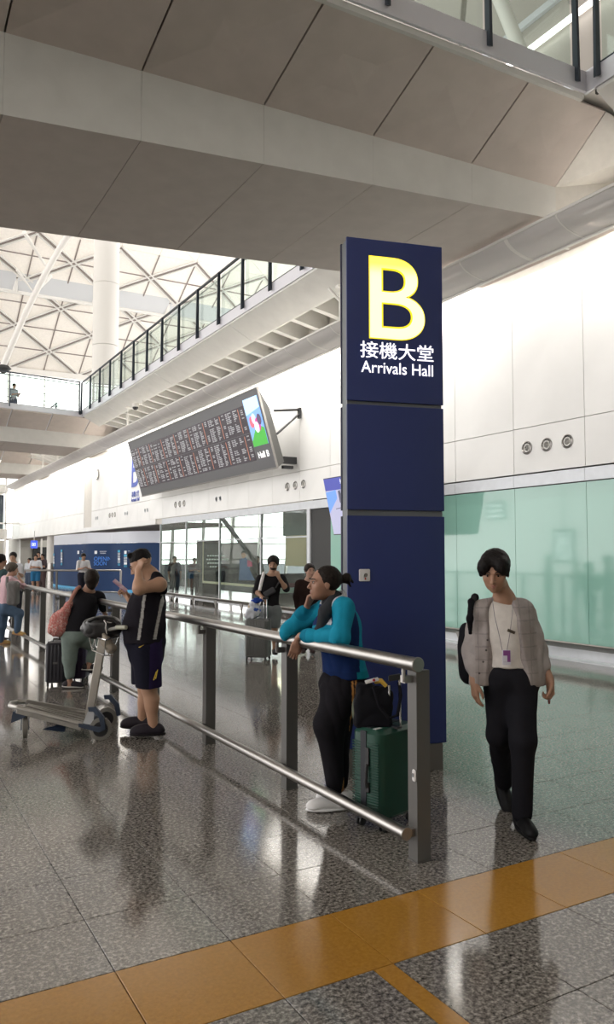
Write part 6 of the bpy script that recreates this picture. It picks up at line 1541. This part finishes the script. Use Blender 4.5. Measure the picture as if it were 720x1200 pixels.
# grey case of the standing man with plastic bag on it
t, c, u, v, W, H = case2('suitcase', 'large ribbed grey suitcase with raised handle in front of the man in shorts', 285.5, 313.5, 768, 726, 12.1, .28, (.10, .10, .095), -.25, ribs=9, rough=.38)
MB().tube([V(309.5, 727, 12.2), V(309.5, 701, 12.2)], .010, 8).tube([V(313, 727, 12.2), V(313, 701, 12.2)], .010, 8).build('handle_tube', M_CHR, t, True)
MB().tube([V(308, 701, 12.2), V(314.5, 701, 12.2)], .018, 8).build('handle_grip', M_BLACKP, t, True)
pbag = thing('plastic_bag', 'white plastic bag with blue print lying on the large grey suitcase', 'bag', V(298, 727, 12.25))
def plc(p): w = wob(p, 30, 8); return np.where((w > .28)[:, None], C3(.06, .12, .45), np.where((w < -.42)[:, None], C3(.5, .42, .3), C3(.62, .64, .70)))
solid('bag_body', [ell(V(297, 717, 12.25), (.125, .10, .115), None), ell(V(298, 707, 12.25), (.07, .06, .08), None, .06), ell(V(293, 722, 12.25), (.09, .1, .06), None, .04)], .011, M_CLOTH, pbag, disp=lambda p: folds(p, .022, 42, None, 3), colf=plc)
solid('blue_knot', [cap(V(299, 703, 12.2), V(306, 703, 12.2), .035, .025), ell(V(301, 705, 12.2), (.05, .04, .03), None)], .010, M_CLOTH, pbag, disp=lambda p: folds(p, .012, 50, None, 2), colf=const((.02, .05, .26)))

# ---- luggage trolley
TR = thing('luggage_trolley', 'steel airport luggage trolley with dark blue brackets parked left of the vest man', 'trolley', onz(75, 858, 0))
M_TRS = mat('trolley_steel', (.36, .345, .32), .42, .8, var=.1, scale=12); M_TRB = mat('trolley_blue', (.014, .026, .052), .45)
Zf, Zn = 7.40, 7.02     # far and near side depth
def tube(pts, r, nm, m=M_TRS, n=8): return MB().tube(pts, r, n).build(nm, m, TR, True)
# deck frame: front (left) end high, sloping to the rear
FL, FRr = V(18, 827, 7.30), V(36, 823, 7.62)
RLn, RRf = V(100, 851, 6.98), V(112, 838, 7.42)
for nm, a, b in (('side_beam', V(20, 831, 6.95), V(96, 851, 6.98)), ('side_beam', V(30, 824, 7.32), V(108, 838, 7.45))):
    d = (b-a).normalized(); s = d.cross(UPV).normalized(); MB().obox((a+b)/2, d, s, s.cross(d), (b-a).length/2, .012, .036, .006).build(nm, M_TRS, TR)
tube([V(96, 849, 6.98), V(20, 829, 6.95), V(11.5, 827, 7.02), V(13, 824, 7.22), V(20, 822.5, 7.32), V(30, 822.5, 7.34), V(108, 836.5, 7.45)], .020, 'bumper_frame')
q = [V(30, 826, 6.98), V(98, 847, 7.02), V(106, 838, 7.42), V(34, 824, 7.30)]
MB().prism([p-UPV*.02 for p in q], (0, 0, -.012)).build('deck_plate', mat('deck_plate', (.30, .27, .24), .5, .6, var=.12), TR)
for t_ in (.2, .5, .8):
    a, b = q[0].lerp(q[3], t_), q[1].lerp(q[2], t_); d = (b-a).normalized(); MB().obox((a+b)/2-UPV*.01, d, d.cross(UPV).normalized(), UPV, (b-a).length/2, .012, .008).build('deck_rib', M_TRS, TR)
# front bracket and wheel
MB().prism([V(15, 834, 6.96), V(31, 836.5, 6.95), V(29, 841, 6.95), V(12.5, 847.5, 6.96)], FH*.05).build('front_bracket', M_TRB, TR)
MB().prism([V(15, 834, 7.22), V(31, 836.5, 7.22), V(29, 841, 7.22), V(12.5, 847.5, 7.22)], FH*.04).build('front_bracket', M_TRB, TR)
for px, Z in ((29.3, 7.02),):
    cw_ = V(px, 854.5, Z); cw_.z = .105; wheel(TR, cw_, VD(.93, .35, 0), .098, .022, M_RUB); MB().lathe(cw_-VD(.93, .35, 0)*.024, VD(.93, .35, 0), [(.055, 0), (.055, .048)], 16).build('wheel_hub', M_POST, TR, True)
    MB().obox(cw_+UPV*.06+VD(.93, .35, 0)*.032, VD(.35, -.93, 0), UPV, VD(.93, .35, 0), .025, .08, .004).obox(cw_+UPV*.06-VD(.93, .35, 0)*.032, VD(.35, -.93, 0), UPV, VD(.93, .35, 0), .025, .08, .004).build('fork', M_TRB, TR)
# brake bracket under the deck
MB().prism([V(50, 855, 6.95), V(75, 858, 6.95), V(77, 850, 7.05), V(70, 848, 7.05), V(66, 854, 7.06), V(55, 852, 7.1)], FH*.03).build('under_bracket', M_TRB, TR)
# rear brackets and wheels
near_b = [V(92, 848, 6.95), V(120, 852.5, 6.93), V(124, 855, 6.93), V(116, 858.5, 6.93), V(92, 852, 6.95)]
MB().prism(near_b, FH*.03).build('rear_bracket', M_TRB, TR)
arm = [V(103, 829, 6.95), V(112, 828.5, 6.93), V(121.5, 840, 6.92), V(123.5, 854, 6.92), V(119, 855, 6.92), V(116, 842, 6.92), V(109, 834, 6.94), V(104, 834, 6.95)]
MB().prism(arm, FH*.03).build('rear_arm', M_TRB, TR)
MB().prism([p+FH*.42+RT*.03+UPV*.03 for p in arm], FH*.03).build('rear_arm', M_TRB, TR)
MB().prism([V(103, 834, 6.97), V(110, 835.5, 6.97), V(109, 851, 6.97), V(97, 847.5, 6.97)], FH*.02).build('white_plate', mat('plate_white', (.45, .46, .48), .5), TR)
for px, py, Z in ((118, 857, 6.97), (125, 842, 7.42)):
    cw_ = V(px, py, Z); cw_.z = .102; ax = VD(-.15, 1, 0); wheel(TR, cw_, ax, .100, .018, M_RUB, 'rear_wheel'); MB().lathe(cw_-ax*.021, ax, [(.066, 0), (.066, .042)], 20).build('wheel_hub', M_BLACKP, TR, True); MB().lathe(cw_-ax*.024, ax, [(.012, 0), (.012, .048)], 10).build('axle_bolt', M_CHR, TR, True)
tube([V(106, 845, 6.99), V(116, 836, 7.44)], .02, 'axle', M_TRB)
# push column and handle
pa, pb_ = V(103.5, 847, 7.20), V(121.5, 743, 7.20)
d = (pb_-pa).normalized(); MB().obox((pa+pb_)/2, d, FH, d.cross(FH).normalized(), (pb_-pa).length/2, .022, .036, .008).build('push_column', mat('column_aluminium', (.42, .39, .35), .45, .6), TR, True)
tube([V(122, 745, 7.2), V(127, 738, 7.1), V(140, 735.5, 6.98), V(147.5, 735, 6.95)], .016, 'handle_stem')
MB().tube([V(136.5, 735.3, 7.0), V(148, 735.3, 6.93)], .019, 12).build('handle_grip', mat('cream_grip', (.42, .42, .34), .5), TR, True)
# wire basket
bsk = MB(); Zb = 7.15
top = [V(105, 748, Zb), V(112, 747, Zb), V(124, 750, Zb-.12), V(140, 745, Zb-.02), V(141, 742, Zb+.15), V(112, 742, Zb+.2)]
bsk.tube(top+[top[0]], .007, 6)
low = [V(108, 762, Zb), V(122, 768, Zb-.06), V(132, 768, Zb), V(133, 762, Zb+.12), V(112, 758, Zb+.15)]
bsk.tube(low+[low[0]], .006, 6)
for a, b in ((top[0], low[0]), (top[1], low[0]), (top[2], low[1]), (top[3], low[2]), (top[4], low[3]), (top[5], low[4]), (top[2].lerp(top[3], .5), low[1].lerp(low[2], .5))): bsk.tube([a, b], .005, 6)
bsk.build('wire_basket', M_CHR, TR, True)
HBg = thing('handbag', 'black leather handbag sitting in the basket on top of the trolley', 'bag', V(118, 746, 7.15))
M_LEA = mat('black_leather', (.016, .015, .016), .38, bump=.25, bscale=120)
solid('bag_body', [ell(V(111, 735, 7.2), (.125, .10, .085), (VD(1, 0, -.1), FH, UPV), .04), ell(V(122, 729.5, 7.2), (.15, .09, .06), None, .05), ell(V(131, 736, 7.18), (.10, .10, .085), None, .05), ell(V(116, 742, 7.2), (.12, .09, .05), None, .05)], .008, M_LEA, HBg, disp=lambda p: folds(p, .012, 30, (1, 0, 0), 6))
MB().tube([V(104, 728, 7.1), V(112, 724, 7.08), V(124, 723, 7.08), V(133, 725, 7.08), V(138, 731, 7.08)], .011, 8).build('handle_strap', M_LEA, HBg, True)
MB().tube([V(122, 727, 7.07), V(124.5, 731, 7.06), V(124, 737, 7.05), V(125.5, 743, 7.05)], .008, 6).tube([V(125, 729, 7.07), V(131, 730, 7.07)], .007, 6).build('chain_clip', M_CHR, HBg, True)
KB = thing('small_bag', 'small beige knotted bag hanging in the wire basket of the trolley', 'bag', V(127, 762, 7.1))
solid('bag_body', [ell(V(125.5, 753, 7.1), (.05, .05, .055), None), ell(V(130, 760, 7.1), (.045, .05, .05), None, .03), cap(V(122, 744, 7.1), V(127, 756, 7.1), .02, .035, .02)], .007, mat('beige_cloth', (.30, .26, .21), .8), KB, disp=lambda p: folds(p, .012, 45, None, 5))
